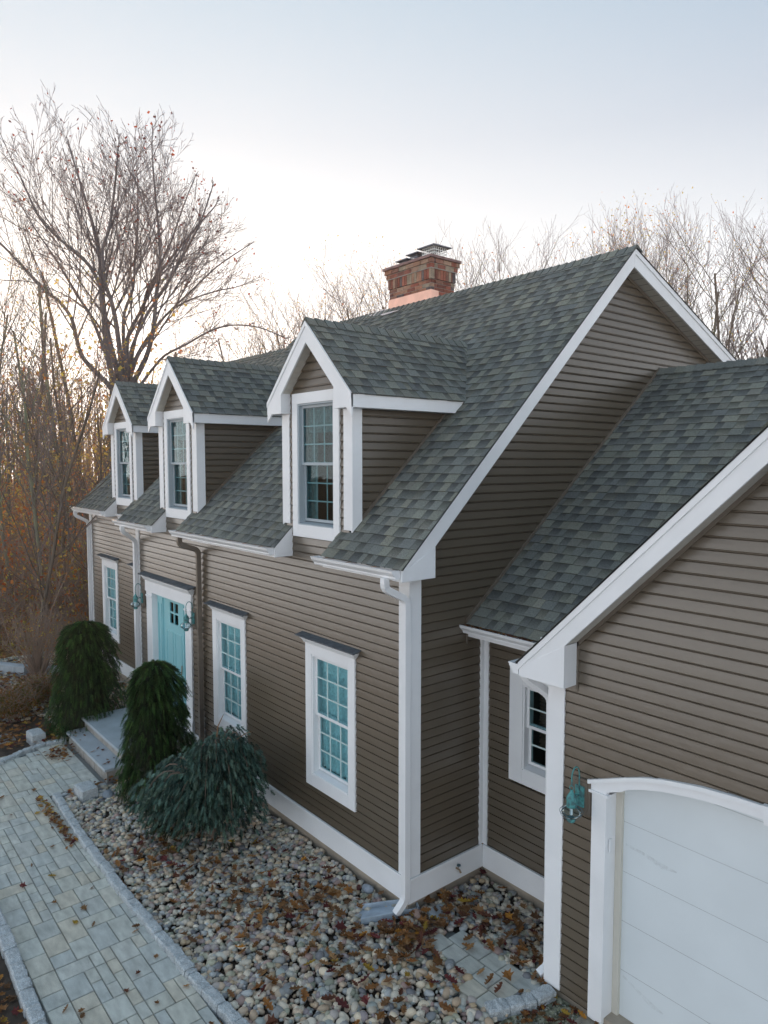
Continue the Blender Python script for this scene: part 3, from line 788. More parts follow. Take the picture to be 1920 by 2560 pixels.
        sub(cp, 'crown_moulding', M['white'])
        tp = MB(); tp.prism([(x0-.10, -.125, h+.083), (x0-.10, .012, h+.115), (x0-.10, .012, h+.130), (x0-.10, -.125, h+.098)], (W+.20, 0, 0)); sub(tp, 'head_flashing', M['lead'])
    return wdw
M['frame_grey'] = mat('grey_window_frame', (.36, .42, .46), .5)
pw = win_proto('down', CW, CH, OPW, .13, .135, .165)
pw.parent = house; pw.location = Vector((W1X, 0, .388))-house.location
for cx, yy in ((W2X, 0), (W4X, .6), (W5X, .6)): copy_tree(pw, house, Vector((cx, yy, .388))-house.location)
dw = win_proto('dormer', 1.045, 1.86, .80, .12, .135, .16, cap=False, grey=True)
dw.parent = house; dw.location = Vector((DX[0], 0, 3.662))-house.location
for k in (1, 2): copy_tree(dw, house, Vector((DX[k], DY[k], 3.662))-house.location)
gw = win_proto('side', 1.06, 1.33, .68, .19, .17, .175, rows=2, cols=2, cap=False, blind=True)
gw.parent = garage; gw.location = Vector((.96, 1.2, .955))-garage.location

# ---------------------------------------------------------------- front door
door = MB(); Y = .10
dm = MB(); dm.box(-6.97, -6.06, Y-.022, Y, 0, 1.70); dm.box(-6.97, -6.70, Y-.022, Y, 1.70, 2.12); dm.box(-6.33, -6.06, Y-.022, Y, 1.70, 2.12); dm.box(-6.70, -6.33, Y-.022, Y, 2.09, 2.12)
dm.box(-6.53, -6.50, Y-.022, Y, 1.70, 2.09); dm.box(-6.70, -6.53, Y-.022, Y, 1.885, 1.915); dm.box(-6.50, -6.33, Y-.022, Y, 1.885, 1.915)
front_door = dm.build('door', M['teal'], house)
pn_ = MB()
for (a, b) in ((-6.85, -6.56), (-6.47, -6.18)):
    pn_.box(a, a+.02, Y-.032, Y-.022, .2, 1.55); pn_.box(b-.02, b, Y-.032, Y-.022, .2, 1.55); pn_.box(a+.02, b-.02, Y-.032, Y-.022, .2, .22); pn_.box(a+.02, b-.02, Y-.032, Y-.022, 1.53, 1.55)
pn_.build('panel_moulding', M['teal'], front_door)
for (a, b) in ((-6.70, -6.53), (-6.50, -6.33)):
    for (c, d) in ((1.70, 1.885), (1.915, 2.09)): MB().box(a, b, Y-.010, Y-.006, c, d).build('pane', M['glass'], front_door)
MB().box(-6.75, -6.28, Y+.01, Y+.3, 1.6, 2.15).build('vestibule', M['dark'], front_door)
MB().tube([(-6.14, Y-.05, 1.02), (-6.14, Y-.06, .86)], .011).build('handle', M['brass'], front_door)
sd = MB()
for a, b in ((-7.25, -6.99), (-6.04, -5.78)):
    sd.box(a, b, Y-.03, Y, 0, 2.12); sd.box(a+.05, b-.05, Y-.045, Y-.03, .15, .17); sd.box(a+.05, a+.07, Y-.045, Y-.03, .17, 2.0); sd.box(b-.07, b-.05, Y-.045, Y-.03, .17, 2.0)
sd.box(-6.99, -6.97, Y-.05, Y, 0, 2.12); sd.box(-6.06, -6.04, Y-.05, Y, 0, 2.12); sd.box(-7.25, -5.78, Y-.045, Y, 2.121, 2.19)
sd.build('side_panel', M['teal'], house)
MB().box(-7.24, -5.79, -.06, .1, -.028, .0).build('sill', M['white'], house)
for a, b in ((-7.52, -7.25), (-5.78, -5.53)):
    pl = MB(); pl.box(a, b, -.04, .10, .20, 2.19); pl.box(a-.012, b+.012, -.058, .0, -.028, .17); pl.box(a-.006, b+.006, -.05, .0, .1705, .20); pl.box(a-.014, b+.014, -.056, .0, 2.10, 2.125); pl.box(a-.007, b+.007, -.048, 0, 2.085, 2.0995)
    pl.build('pilaster', M['white'], house, bevel=.003)
MB().box(-7.55, -5.50, -.05, .01, 2.191, 2.46).build('door_header', M['white'], house, bevel=.003)
dh = MB(); dh.prism([(-7.56, -.052, 2.40), (-7.56, -.07, 2.42), (-7.56, -.12, 2.48), (-7.56, -.12, 2.50), (-7.56, .01, 2.50), (-7.56, .01, 2.40)], (2.07, 0, 0))
for sx, xx in ((-1, -7.56), (1, -5.49)): dh.poly([(xx, -.052, 2.40), (xx, .01, 2.40), (xx+sx*.07, .01, 2.50), (xx+sx*.07, -.12, 2.50)][::sx])
dh.build('crown_moulding', M['white'], house)
MB().prism([(-7.66, -.145, 2.501), (-7.66, .012, 2.54), (-7.66, .012, 2.556), (-7.66, -.145, 2.517)], (2.27, 0, 0)).build('head_flashing', M['lead'], house)

# ================================================================ MAIN ROOF
roof = MB().poly([(-8.2, -.26, zr(-.26)-.02), (.18, -.26, zr(-.26)-.02), (.18, RY, RZ-.02), (-8.2, RY, RZ-.02)])
def deckhole(): pass
# deck in bands leaving the dormer openings free
def band(mb, x0, x1, ya, yb, f): mb.poly([(x0, ya, f(ya)-.022), (x1, ya, f(ya)-.022), (x1, yb, f(yb)-.022), (x0, yb, f(yb)-.022)])
roof = MB(); cs_ = math.sqrt(1+MS*MS)
zl = lambda y: 3.80+MS*(y-.6)
LY, LZ = 4.372, 7.41
x_e = [(-1.25, .18), (-5.47, -2.35), (-8.18, -6.55)]; x_b = [(-1.03, .18), (-5.25, -2.52), (-8.18, -6.75)]
for a, b in x_e: band(roof, a, b, -.27, 0, zr)
for a, b in x_b: band(roof, a, b, 0, 1.72, zr)
band(roof, -8.18, .18, 1.72, RY, zr)
for a, b in [(-9.76, -8.2), (-13.0, -10.85)]: band(roof, a, b, .33, .6, zl)
for a, b in [(-9.57, -8.0), (-13.0, -11.06)]: band(roof, a, b, .6, 2.32, zl)
band(roof, -13.0, -8.0, 2.32, LY, zl)
roof.poly([(-13.0, LY, LZ-.02), (-8.2, LY, LZ-.02), (-8.2, 9.3, RZ-.4*(9.3-RY)-.02), (-13.0, 9.3, RZ-.4*(9.3-RY)-.02)])
roof.poly([(-8.2, RY, RZ-.02), (.18, RY, RZ-.02), (.18, 9.3, RZ-.4*(9.3-RY)-.02), (-8.2, 9.3, RZ-.4*(9.3-RY)-.02)])
main_roof = roof.build('roof', M['felt'], house)
V_ = Vector((0, 1/cs_, MS/cs_)); NR = Vector((0, -MS/cs_, 1/cs_))
vy = lambda y: (y+.30)*cs_         # slope distance from the eave at y=-.30
O_ = (0, -.30, zr(-.30))
rg = [[(a, vy(-.30)), (b, vy(-.30)), (b, vy(0)), (a, vy(0))] for a, b in [(-1.26, .215), (-5.48, -2.34), (-8.215, -6.54)]]
rg += [[(a, vy(0)), (b, vy(0)), (b, vy(1.72)), (a, vy(1.72))] for a, b in [(-1.035, .215), (-5.26, -2.515), (-8.215, -6.74)]]
rg += [[(-8.215, vy(1.72)), (.215, vy(1.72)), (.215, vy(RY)), (-8.215, vy(RY))]]
roof_surface('house', main_roof, O_, (1, 0, 0), V_, NR, rg, vy(RY), -8.22, .22, seed=3)
vl = lambda y: (y-.30)*cs_
rg = [[(a, vl(.30)), (b, vl(.30)), (b, vl(.6)), (a, vl(.6))] for a, b in [(-9.77, -8.2), (-13.05, -10.84)]]
rg += [[(a, vl(.6)), (b, vl(.6)), (b, vl(2.32)), (a, vl(2.32))] for a, b in [(-9.575, -8.05), (-13.05, -11.05)]]
rg += [[(-13.05, vl(2.32)), (-8.1, vl(2.32)), (-8.1, vl(LY)), (-13.05, vl(LY))]]
roof_surface('house', main_roof, (0, .30, zl(.30)), (1, 0, 0), V_, NR, rg, vl(LY), -13.1, -8.0, seed=4)
# back slope
cb = math.sqrt(1.16); Vb = Vector((0, -1/cb, .4/cb)); Nb = Vector((0, .4/cb, 1/cb)); ye = 9.35
vb = lambda y: (ye-y)*cb
roof_surface('house', main_roof, (0, ye, RZ-.4*(ye-RY)), (1, 0, 0), Vb, Nb, [[(-8.2, 0), (.215, 0), (.215, vb(RY)), (-8.2, vb(RY))], [(-13.05, 0), (-8.2, 0), (-8.2, vb(LY)), (-13.05, vb(LY))]], vb(RY), -13.1, .22, seed=6)
# ridge caps (each a part of the roof)
def caps(parent, p0, p1, s1, s2, nrm, wid=.15, step=.143, seed=1):
    """p0->p1 along ridge; s1,s2 down-slope unit vectors"""
    r = random.Random(seed); p0 = Vector(p0); p1 = Vector(p1); L_ = (p1-p0).length; d = (p1-p0)/L_; s1 = Vector(s1); s2 = Vector(s2); k = 0
    while k*step < L_:
        a = p0+d*(k*step); b = p0+d*min(L_, (k+1)*step+.03); lift0, lift1 = .042, .020
        t = r.choice(TONES[:4]+[TONES[5]]); f = .85+.25*r.random(); t = tuple(c*f for c in t)
        up = Vector((0, 0, 1)); mb = MB()
        c0 = a+up*lift0; c1 = b+up*lift1
        e0 = a+s1*wid+up*(lift0*.7); e1 = b+s1*wid+up*(lift1*.7); f0 = a+s2*wid+up*(lift0*.7); f1 = b+s2*wid+up*(lift1*.7)
        mb.poly([c0, c1, e1, e0], t); mb.poly([c1, c0, f0, f1], t)
        dk = tuple(c*.6 for c in t)
        mb.poly([a-up*.01, e0-up*.02, e0, c0], dk); mb.poly([a-up*.01, c0, f0, f0-up*.02], dk); mb.poly([e0, e1, e1-up*.012, e0-up*.02], dk); mb.poly([f0, f1, f1-up*.012, f0-up*.02], dk)
        mb.build('ridge_cap', M['shingle'], parent); k += 1
sb_ = (0, .9285, -.3714)
caps(main_roof, (.23, RY, RZ), (-8.2, RY, RZ), -V_, sb_, None, seed=1)
caps(main_roof, (-8.2, LY, LZ), (-13.05, LY, LZ), -V_, sb_, None, seed=2)

# ---- rake boards, boxes, soffits of the right gable
def rakeboard(name, parent, pts, x0, x1, m=M['white'], bev=.003): return MB().prism([(x0, *p) for p in pts], (x1-x0, 0, 0)).build(name, m, parent, bevel=bev)
D = .26
rakeboard('rake_board', house, [(.10, zr(.10)-D), (RY, RZ-D+.004), (RY, RZ-.012), (-.28, zr(-.28)-.012), (-.28, zr(-.28)-.045)], .172, .198)
rakeboard('cornice_box', house, [(-.283, 3.387), (.194, 3.387), (.194, zr(.194)-D), (-.283, zr(-.283)-.05)], .174, .201)
MB().box(.0, .174, .17, .194, 3.39, zr(.19)-D).build('cornice_return', M['white'], house)
rakeboard('rake_trim', house, [(-.28, zr(-.28)-.075), (RY, RZ-.09), (RY, RZ-.013), (-.28, zr(-.28)-.013)], .198, .212)
rakeboard('rake_board', house, [(RY, RZ-D), (9.3, RZ-.4*(9.3-RY)-D+.03), (9.3, RZ-.4*(9.3-RY)-.012), (RY, RZ-.012)], .172, .198)
rakeboard('rake_trim', house, [(RY, RZ-.085), (9.3, RZ-.4*(9.3-RY)-.08), (9.3, RZ-.4*(9.3-RY)-.013), (RY, RZ-.013)], .198, .212)
def soffit_slats(parent, p0, p1, w, nslat, m=M['soffit'], gap=.006):
    """boards across the overhang; p0->p1 along, w vector across"""
    p0 = Vector(p0); p1 = Vector(p1); w = Vector(w)
    mb = MB(); n = nslat; d = (p1-p0)/n; nn = d.cross(w).normalized()
    if nn.z > 0: nn = -nn
    for k in range(n):
        a = p0+d*k; b = a+d*.955; mb.poly([a, b, b+w, a+w]); mb.poly([b, b-nn*.008, b-nn*.008+w, b+w]); mb.poly([b-nn*.008, a+d-nn*.008, a+d-nn*.008+w, b-nn*.008+w])
    mb.build('soffit', m, parent)
soffit_slats(house, (.0, .19, zr(.19)-D+.01), (.0, RY, RZ-D+.01), (.172, 0, 0), 40)
soffit_slats(house, (.0, RY, RZ-D+.01), (.0, 9.3, RZ-.4*(9.3-RY)-D+.01), (.172, 0, 0), 38)
rakeboard('j_channel', house, [(RY, RZ-D-.045), (9.0, RZ-.4*(9.0-RY)-D-.045), (9.0, RZ-.4*(9.0-RY)-D+.005), (RY, RZ-D+.005)], .0, .018, M['brown'], 0)
rakeboard('j_channel', house, [(.19, zr(.19)-D-.05), (RY, RZ-D-.045), (RY, RZ-D+.005), (.19, zr(.19)-D+.005)], .0, .016, M['brown'], 0)
# drip edge
for (ya, za, yb, zb_) in ((-.29, zr(-.29), RY, RZ), (RY, RZ, 9.3, RZ-.4*(9.3-RY))):
    rakeboard('drip_edge', house, [(ya, za-.012), (yb, zb_-.012), (yb, zb_+.001), (ya, za+.001)], .19, .22, M['felt'], 0)
# left ends
rakeboard('rake_board', house, [(-.28, zr(-.28)-.20), (.1, zr(.1)-D), (RY, RZ-D), (RY, RZ-.012), (-.28, zr(-.28)-.012)], -8.2, -8.17)
rakeboard('rake_board', house, [(.32, zl(.32)-.20), (.7, zl(.7)-D), (LY, LZ-D), (LY, LZ-.012), (.32, zl(.32)-.012)], -13.03, -13.0)
rakeboard('rake_board', house, [(LY, LZ-D), (9.3, RZ-.4*(9.3-RY)-D), (9.3, RZ-.4*(9.3-RY)-.012), (LY, LZ-.012)], -13.03, -13.0)

# ---- eave pieces: fascia, soffit, side box, gutter
def gutter_mesh(x0, x1, yf, zt):
    """K-style trough in front of yf"""
    prof = [(0, 0), (0, -.098), (-.062, -.098), (-.068, -.085), (-.066, -.075), (-.095, -.045), (-.108, -.030), (-.110, -.012), (-.118, -.010), (-.120, 0), (-.112, .002), (-.110, -.004), (-.104, -.006)]
    mb = MB()
    for (a, b) in zip(prof, prof[1:]): mb.poly([(x0, yf+a[0], zt+a[1]), (x1, yf+a[0], zt+a[1]), (x1, yf+b[0], zt+b[1]), (x0, yf+b[0], zt+b[1])][::-1])
    for x in (x0, x1): mb.poly([(x, yf+a[0], zt+a[1]) for a in prof[:10]])
    mb.poly([(x0, yf-.11, zt+.002), (x1, yf-.11, zt+.002), (x1, yf-.12, zt+.002), (x0, yf-.12, zt+.002)])
    mi = MB(); mi.poly([(x0, yf-.003, zt-.08), (x1, yf-.003, zt-.08), (x1, yf-.10, zt-.03), (x0, yf-.10, zt-.03)])
    return mb, mi
def eave(parent, x0, x1, y0, boxR=None, boxL=None, g0=None, g1=None, yw=0.):
    MB().box(x0, x1, y0, y0+.024, 3.387, 3.515).build('fascia', M['white'], parent)
    soffit_slats(parent, (x0, y0+.024, 3.397), (x1, y0+.024, 3.397), (0, -y0+yw-.03, 0), max(4, int((x1-x0)/.3)))
    zf = (lambda y: 3.80+MS*(y-yw))
    for bx, sg in ((boxR, 1), (boxL, -1)):
        if bx is None: continue
        a, b = (bx-.022, bx) if sg > 0 else (bx, bx+.022)
        rakeboard('cornice_box', parent, [(y0-.003, 3.386), (yw-.002, 3.386), (yw-.002, zf(yw)-.012), (y0-.003, zf(y0)-.013)], a, b)
    if g0 is not None:
        mb, mi = gutter_mesh(g0, g1, y0-.004, 3.515); gt = mb.build('gutter', M['white2'], parent); mi.build('gutter_floor', M['gutterin'], gt)
        n = int((g1-g0)/.45)
        for k in range(n): 
            x = g0+.2+k*.45; MB().box(x, x+.018, y0-.118, y0+.0, 3.508, 3.513).build('gutter_hanger', M['gutterin'], gt)
eave(house, -1.25, .172, -.28, boxL=-1.25, g0=-1.33, g1=.17)
eave(house, -5.46, -2.35, -.28, boxR=-2.345, boxL=-5.47, g0=-5.54, g1=-2.375)
eave(house, -8.17, -6.57, -.28, boxR=-6.565, g0=-8.27, g1=-6.60)
eave(house, -9.76, -8.2, .32, boxL=-9.76, g0=-9.82, g1=-8.22, yw=.6)
eave(house, -13.0, -10.85, .32, boxR=-10.845, g0=-13.16, g1=-10.88, yw=.6)

# ---- downspouts
def spout(parent, pts, m, w=.036, name='downspout', rect=True):
    """rectangular corrugated pipe"""
    mb = MB(); P = [Vector(p) for p in pts]; out = [P[0]]
    for i in range(1, len(P)-1):
        a, b, c = P[i-1], P[i], P[i+1]; ra = min(.07, (b-a).length*.45, (c-b).length*.45)
        p = b+(a-b).normalized()*ra; q = b+(c-b).normalized()*ra
        for t in range(7): s = t/6; out.append(p*(1-s)**2+b*2*s*(1-s)+q*s*s)
    out.append(P[-1])
    rad = []
    for i in range(len(out)): rad.append(w*1.35*(1.05 if i % 2 and 0 < i < len(out)-1 else 1))
    mb.tube(out, rad, 4); return mb.build(name, m, parent)
ds = spout(house, [(.0, -.35, 3.42), (.0, -.35, 3.30), (.04, -.085, 3.16), (.04, -.085, -.20), (.01, -.20, -.335)], M['white2'])
for z in (2.95, 1.1, -.0): MB().box(-.035, -.005, -.095, -.06, z, z+.03).build('bracket', M['white2'], ds)
ds2 = spout(house, [(-5.25, -.34, 3.42), (-5.25, -.34, 3.30), (-5.12, -.075, 3.20), (-5.12, -.075, -.38)], M['beige'] if False else M['brown'])
spout(house, [(-7.85, -.35, 3.42), (-7.85, -.35, 3.32), (-7.93, -.08, 3.12), (-7.95, -.08, -.35)], M['white2'])
spout(house, [(-12.9, .25, 3.42), (-12.9, .25, 3.30), (-12.8, .53, 3.14), (-12.8, .53, -.35)], M['white2'])
MB().tube([(-5.12, -.09, -.34), (-5.12, -.75, -.37)], .045, 8).build('drain_pipe', M['beige'], house)

# ================================================================ DORMERS
dz = lambda d: DPK-1.01*d         # roof top at distance d from the centre line
for k, (dx, dy) in enumerate(zip(DX, DY)):
    zf = (lambda y: 3.80+MS*(y-dy))
    yv = lambda z: dy+(z-3.80)/MS     # where that height meets the main roof
    dr = MB(); HW = .94; 
    for sg in (1, -1):
        dr.poly([(dx, dy-.12, DPK-.02), (dx+sg*HW, dy-.12, dz(HW)-.02), (dx+sg*HW, yv(dz(HW))+.05, dz(HW)-.02), (dx, yv(DPK)+.05, DPK-.02)][::-sg])
    droof = dr.build('dormer_roof', M['felt'], house)
    ds_ = math.sqrt(1+1.01**2)
    for sg in (1, -1):
        Vd = Vector((-sg/ds_, 0, 1.01/ds_)); Nd = Vector((sg*1.01/ds_, 0, 1/ds_)); Ud = Vector((0, 1, 0))
        He = HW+.02; vm = He*ds_
        y0 = dy-.15
        reg = [[(y0, 0), (yv(dz(He))+.02, 0), (yv(DPK)+.02, vm), (y0, vm)]]
        roof_surface('house', droof, (dx+sg*He, 0, dz(He)), Ud, Vd, Nd, reg, vm, y0, yv(DPK)+.1, seed=20+k*2+(sg > 0))
    caps(droof, (dx, dy-.16, DPK), (dx, yv(DPK)-.05, DPK), Vector((1, 0, -1.01)).normalized(), Vector((-1, 0, -1.01)).normalized(), None, .13, seed=30+k)
    # rake boards of the dormer gable (faces -Y)
    yf = dy-.155
    for sg in (1, -1):
        X = lambda d: dx+sg*d
        for nm, off, (t0, t1), (ya, yb) in (('rake_board', 0, (.012, .275), (yf, yf+.024)), ('rake_trim', 0, (.013, .075), (yf-.012, yf-.0005))):
            pts = [(X(0), DPK-t0), (X(HW), dz(HW)-t0), (X(HW), dz(HW)-t1), (X(0), DPK-t1)]
            if sg < 0: pts = pts[::-1]
            MB().prism([(p[0], ya, p[1]) for p in pts], (0, yb-ya, 0)).build(nm, M['white'], house)
        # cornice box: eave return
        pts = [(X(HW), dz(HW)-.015), (X(.59), dz(.59)-.27), (X(.59), 5.27), (X(HW), 5.27)]
        if sg < 0: pts = pts[::-1]
        MB().prism([(p[0], yf-.003, p[1]) for p in pts], (0, .024, 0)).build('cornice_box', M['white'], house)
        a, b = sorted((X(.59), X(.612))); MB().box(a, b, yf+.021, dy-.002, 5.27, dz(.6)-.25).build('cornice_return', M['white'], house)
        a, b = sorted((X(.59), X(HW))); MB().box(a+.001, b-.001, yf+.021, dy+.0, 5.272, 5.29).build('soffit', M['white'], house)
        # side fascia
        a, b = sorted((X(HW-.03), X(HW-.005)))
        ye1 = yv(5.27); ye2 = yv(dz(HW))
        MB().prism([(a, dy-.13, 5.268), (a, ye1-.01, 5.268), (a, ye2-.01, dz(HW)-.014), (a, dy-.13, dz(HW)-.014)], (b-a, 0, 0)).build('fascia', M['white'], house)
        a, b = sorted((X(.757), X(HW-.03))); MB().box(a, b, dy, ye1-.02, 5.27, 5.285).build('soffit', M['white'], house)
        soffit_slats(house, (X(.60), dy-.13, dz(.60)-.265), (X(0.02), dy-.13, DPK-.275), (0, .13, 0), 9)
        # corner boards
        a, b = sorted((X(.605), X(.757))); zb = zf(dy)+.0
        if sg > 0 or True: MB().box(a, b, dy-.026, dy, zb+.02, 5.27).build('corner_board', M['white'], house, bevel=.002)
        a, b = sorted((X(.757), X(.783)))
        MB().prism([(a, dy-.026, zb+.0), (a, dy+.12, zf(dy+.12)+.02), (a, dy+.12, 5.27), (a, dy-.026, 5.27)], (b-a, 0, 0)).build('corner_board', M['white'], house)
        # step flashing strip beside the cheek
        a, b = sorted((X(.755), X(.775)))
        MB().prism([(a, dy+.12, zf(dy+.12)+.01), (a, ye1, 5.27), (a, ye1, 5.31), (a, dy+.12, zf(dy+.12)+.055)], (b-a, 0, 0)).build('step_flashing', M['brown'], house)
finish_roofs('house')

# ================================================================ CHIMNEY
chx0, chx1, chy0, chy1 = -5.115, -3.934, 4.0, 4.59
ch = MB().box(chx0+.012, chx1-.012, chy0+.012, chy1-.012, 6.5, 8.34).build('chimney', M['mortar'], house)
BC = [(.26, .085, .06), (.30, .11, .075), (.21, .08, .06), (.31, .15, .10), (.18, .08, .065), (.34, .22, .16), (.30, .24, .18), (.12, .10, .10), (.27, .10, .07), (.24, .12, .09), (.33, .19, .13)]
br = random.Random(5)
def brick(a, b, c, d, e, f):
    t = br.choice(BC); k = .85+.3*br.random(); MB().box(a, b, c, d, e, f, tuple(q*k for q in t)).build('brick', M['brick'], ch)
def course(z0, z1, grow, bw, off, joint=.010):
    X0, X1, Y0, Y1 = chx0-grow, chx1+grow, chy0-grow, chy1+grow
    for (s0, s1, fix, axis, sgn) in ((X0, X1, Y0, 'x', 1), (X0, X1, Y1, 'x', -1), (Y0, Y1, X1, 'y', -1), (Y0, Y1, X0, 'y', 1)):
        s = s0-off*bw if axis == 'x' else s0-(1-off)*bw*.5
        while s < s1-.01:
            a = max(s, s0)+(joint if s > s0 else 0); b = min(s+bw, s1)
            if axis == 'y': a = max(a, s0+.085); b = min(b, s1-.085)
            if b-a > .015:
                dpt = .08
                lo, hi = (fix, fix+dpt) if sgn > 0 else (fix-dpt, fix)
                if axis == 'x': brick(a, b, lo, hi, z0, z1-joint)
                else: brick(lo, hi, a, b, z0, z1-joint)
            s += bw
z = 7.98; i = 0
while z > 7.42: course(z-.0675, z, 0, .207, .5*(i % 2)); z -= .0675; i += 1
course(7.98, 8.172, .02, .068, 0, .009)
course(8.172, 8.256, .045, .207, .5); course(8.256, 8.34, .07, .207, 0)
MB().box(chx0-.10, chx1+.10, chy0-.10, chy1+.10, 8.336, 8.385).build('coping', mat('chimney_coping', (.24, .15, .14), .8, noise=.3, nscale=8), ch, bevel=.006)
MB().box(chx0-.04, chx1+.04, chy0-.04, chy1+.04, 8.16, 8.335).build('mortar_core', M['mortar'], ch)
cf = MB()   # copper apron, flared at the bottom
zA = RZ+.0
pt = lambda x, y, z: (x, y, z)
cf.poly([(chx0-.10, chy0-.15, 7.50), (chx1+.06, chy0-.15, 7.50), (chx1+.012, chy0-.012, 7.60), (chx0-.02, chy0-.012, 7.60)])
cf.poly([(chx0-.02, chy0-.012, 7.60), (chx1+.012, chy0-.012, 7.60), (chx1+.012, chy0-.012, 7.785), (chx0-.012, chy0-.012, 7.785)])
cf.poly([(chx1+.012, chy0-.012, 7.45), (chx1+.012, chy0+.18, 7.40), (chx1+.012, chy0+.18, 7.775), (chx1+.012, chy0-.012, 7.785)])
cf.poly([(chx1+.06, chy0-.15, 7.50), (chx1+.06, chy0+.10, 7.48), (chx1+.012, chy0+.1, 7.60), (chx1+.012, chy0-.012, 7.60)])
cf.poly([(chx0-.012, chy0-.012, 7.45), (chx0-.012, chy0+.18, 7.40), (chx0-.012, chy0+.18, 7.775), (chx0-.012, chy0-.012, 7.785)])
cf.build('copper_flashing', M['copper'], ch)
MB().poly([(chx0-.02, chy0-.17, 7.475), (chx0-.55, chy0-.10, 7.56), (chx0-.30, chy0-.02, 7.635), (chx0-.05, chy0-.02, 7.635)]).poly([(chx0-.02, chy0-.17, 7.475), (chx0+.55, chy0-.2, 7.49), (chx0+.3, chy0-.15, 7.515), (chx0-.1, chy0-.15, 7.515)]).build('ridge_flashing', mat('pale_flashing', (.72, .62, .60), .4), ch)
def flue(cx, cy, s, z0, z1, nm, roofw, mesh=True):
    b = MB(); n = 6
    for (ax, sgn) in (('x', -1), ('x', 1), ('y', -1), ('y', 1)):
        for q in range(n+1):
            t = -s+2*s*q/n; w_ = .006
            if ax == 'x': b.box(cx+t-w_, cx+t+w_, cy+sgn*s-.002, cy+sgn*s+.002, z0, z1)
            else: b.box(cx+sgn*s-.002, cx+sgn*s+.002, cy+t-w_, cy+t+w_, z0, z1)
        m_ = 4
        for q in range(m_+1):
            zz = z0+(z1-z0)*q/m_; w_ = .006
            if ax == 'x': b.box(cx-s, cx+s, cy+sgn*s-.003, cy+sgn*s+.003, zz-w_, zz+w_)
            else: b.box(cx+sgn*s-.003, cx+sgn*s+.003, cy-s, cy+s, zz-w_, zz+w_)
    b.build(nm, M['mesh'] if mesh else M['capmetal'], ch)
    h = MB(); rr = roofw; zt = z1+.055
    base_ = [(cx-rr, cy-rr, z1), (cx+rr, cy-rr, z1), (cx+rr, cy+rr, z1), (cx-rr, cy+rr, z1)]; top_ = [(p[0], p[1], z1+.018) for p in base_]
    h.poly(base_[::-1]); 
    for i in range(4): h.poly([base_[i], base_[(i+1) % 4], top_[(i+1) % 4], top_[i]]); h.poly([top_[i], top_[(i+1) % 4], (cx, cy, zt)])
    h.build('flue_hood', M['capmetal'], ch)
    MB().box(cx-s*.7, cx+s*.7, cy-s*.7, cy+s*.7, 8.384, z0+.02).build('flue_liner', M['dark'], ch)
flue(-4.17, 4.30, .16, 8.385, 8.605, 'flue_cage', .23)
flue(-4.62, 4.30, .11, 8.385, 8.585, 'flue_cage', .17, False)
flue(-4.93, 4.30, .11, 8.385, 8.53, 'flue_cage', .17, False)

# ================================================================ CONNECTOR + GARAGE
GY = .30; GX = 1.68
garage_hole = [(2.22, 5.08, -.6, 1.72)]
def archz(x, top, xc=3.65, hw=1.5, rise=.31):
    t = min(1, abs(x-xc)/hw); return top-rise*(1-math.sqrt(max(0, 1-(t*.985)**2)))**.92 if t < 1 else top-rise
def AO(x):   # outer arch height, measured
    pts = [(2.13, 1.805), (2.30, 1.872), (2.47, 1.941), (2.65, 2.005), (2.83, 2.053), (3.126, 2.101), (3.4, 2.123), (3.65, 2.131)]
    x = 3.65-abs(x-3.65)
    for (a, b), (c, d) in zip(pts, pts[1:]):
        if a <= x <= c: return b+(d-b)*(x-a)/(c-a)
    return 1.805
AI = lambda x: AO(x)-.105-(.02 if abs(x-3.65) > 1.2 else 0)
siding(garage, (0, 1.2, 0), (1, 0, 0), (0, -1, 0), 0, 2.66, lambda z: (.08, 1.68), [(.96-.5, .96+.5, 1.0, 2.24)])
# garage front: rake line underside
gt_ = lambda x: 2.765+.98*(x-1.44)
GRX = 3.66
def extf(z):
    a = GX+.12 if z < 2.99 else max(GX+.12, 1.955+(z-3.01)/.98)
    b = 2*GRX-a
    return (a, b) if a < b else None
# split courses round the arched opening
def arch_hole(za, zb): pass
def siding_arch():
    O = Vector((0, GY, 0)); k = -4
    while k*C_ < 5.9:
        za, zb = max(k*C_, -.375), (k+1)*C_; k += 1
        a = extf(za); b = extf(zb)
        if a is None or b is None: continue
        segs = []
        if za < 1.715: segs = [(a[0], 2.20, b[0], 2.20), (5.10, a[1], 5.10, b[1])]
        elif za < 2.05:
            xx = 2.15
            while AO(xx) <= za+.085 and xx < 3.65: xx += .01
            segs = [(a[0], xx, b[0], xx), (7.3-xx, a[1], 7.3-xx, b[1])]
        else: segs = [(a[0], a[1], b[0], b[1])]
        P = lambda u, d, z: (u, GY-d, z)
        for sg in segs:
            if sg[1]-sg[0] > .01: add_board(garage, P, Vector((0, -1, 0)), za, zb, *sg)
siding_arch(); finish_boards('garage', 300)
gs = MB()
siding(garage, (GX, 0, 0), (0, 1, 0), (-1, 0, 0), -.3048, 2.62, lambda z: (.3, 1.2), stuff=gs)
siding(garage, (2*GRX-GX, 0, 0), (0, 1, 0), (1, 0, 0), -.3048, 2.62, lambda z: (.3, 1.2), stuff=gs)
siding(garage, (0, 1.2, 0), (1, 0, 0), (0, -1, 0), 0, 2.66, lambda z: (2*GRX-GX, 8.0), stuff=gs)
siding(garage, (8.0, 0, 0), (0, 1, 0), (1, 0, 0), 0, 5.9, lambda z: (1.2+max(0, (z-2.75)/.788), 8.8-max(0, (z-2.75)/.788)), stuff=gs)
gs.build('siding_boards', M['siding'], garage, kind='stuff')
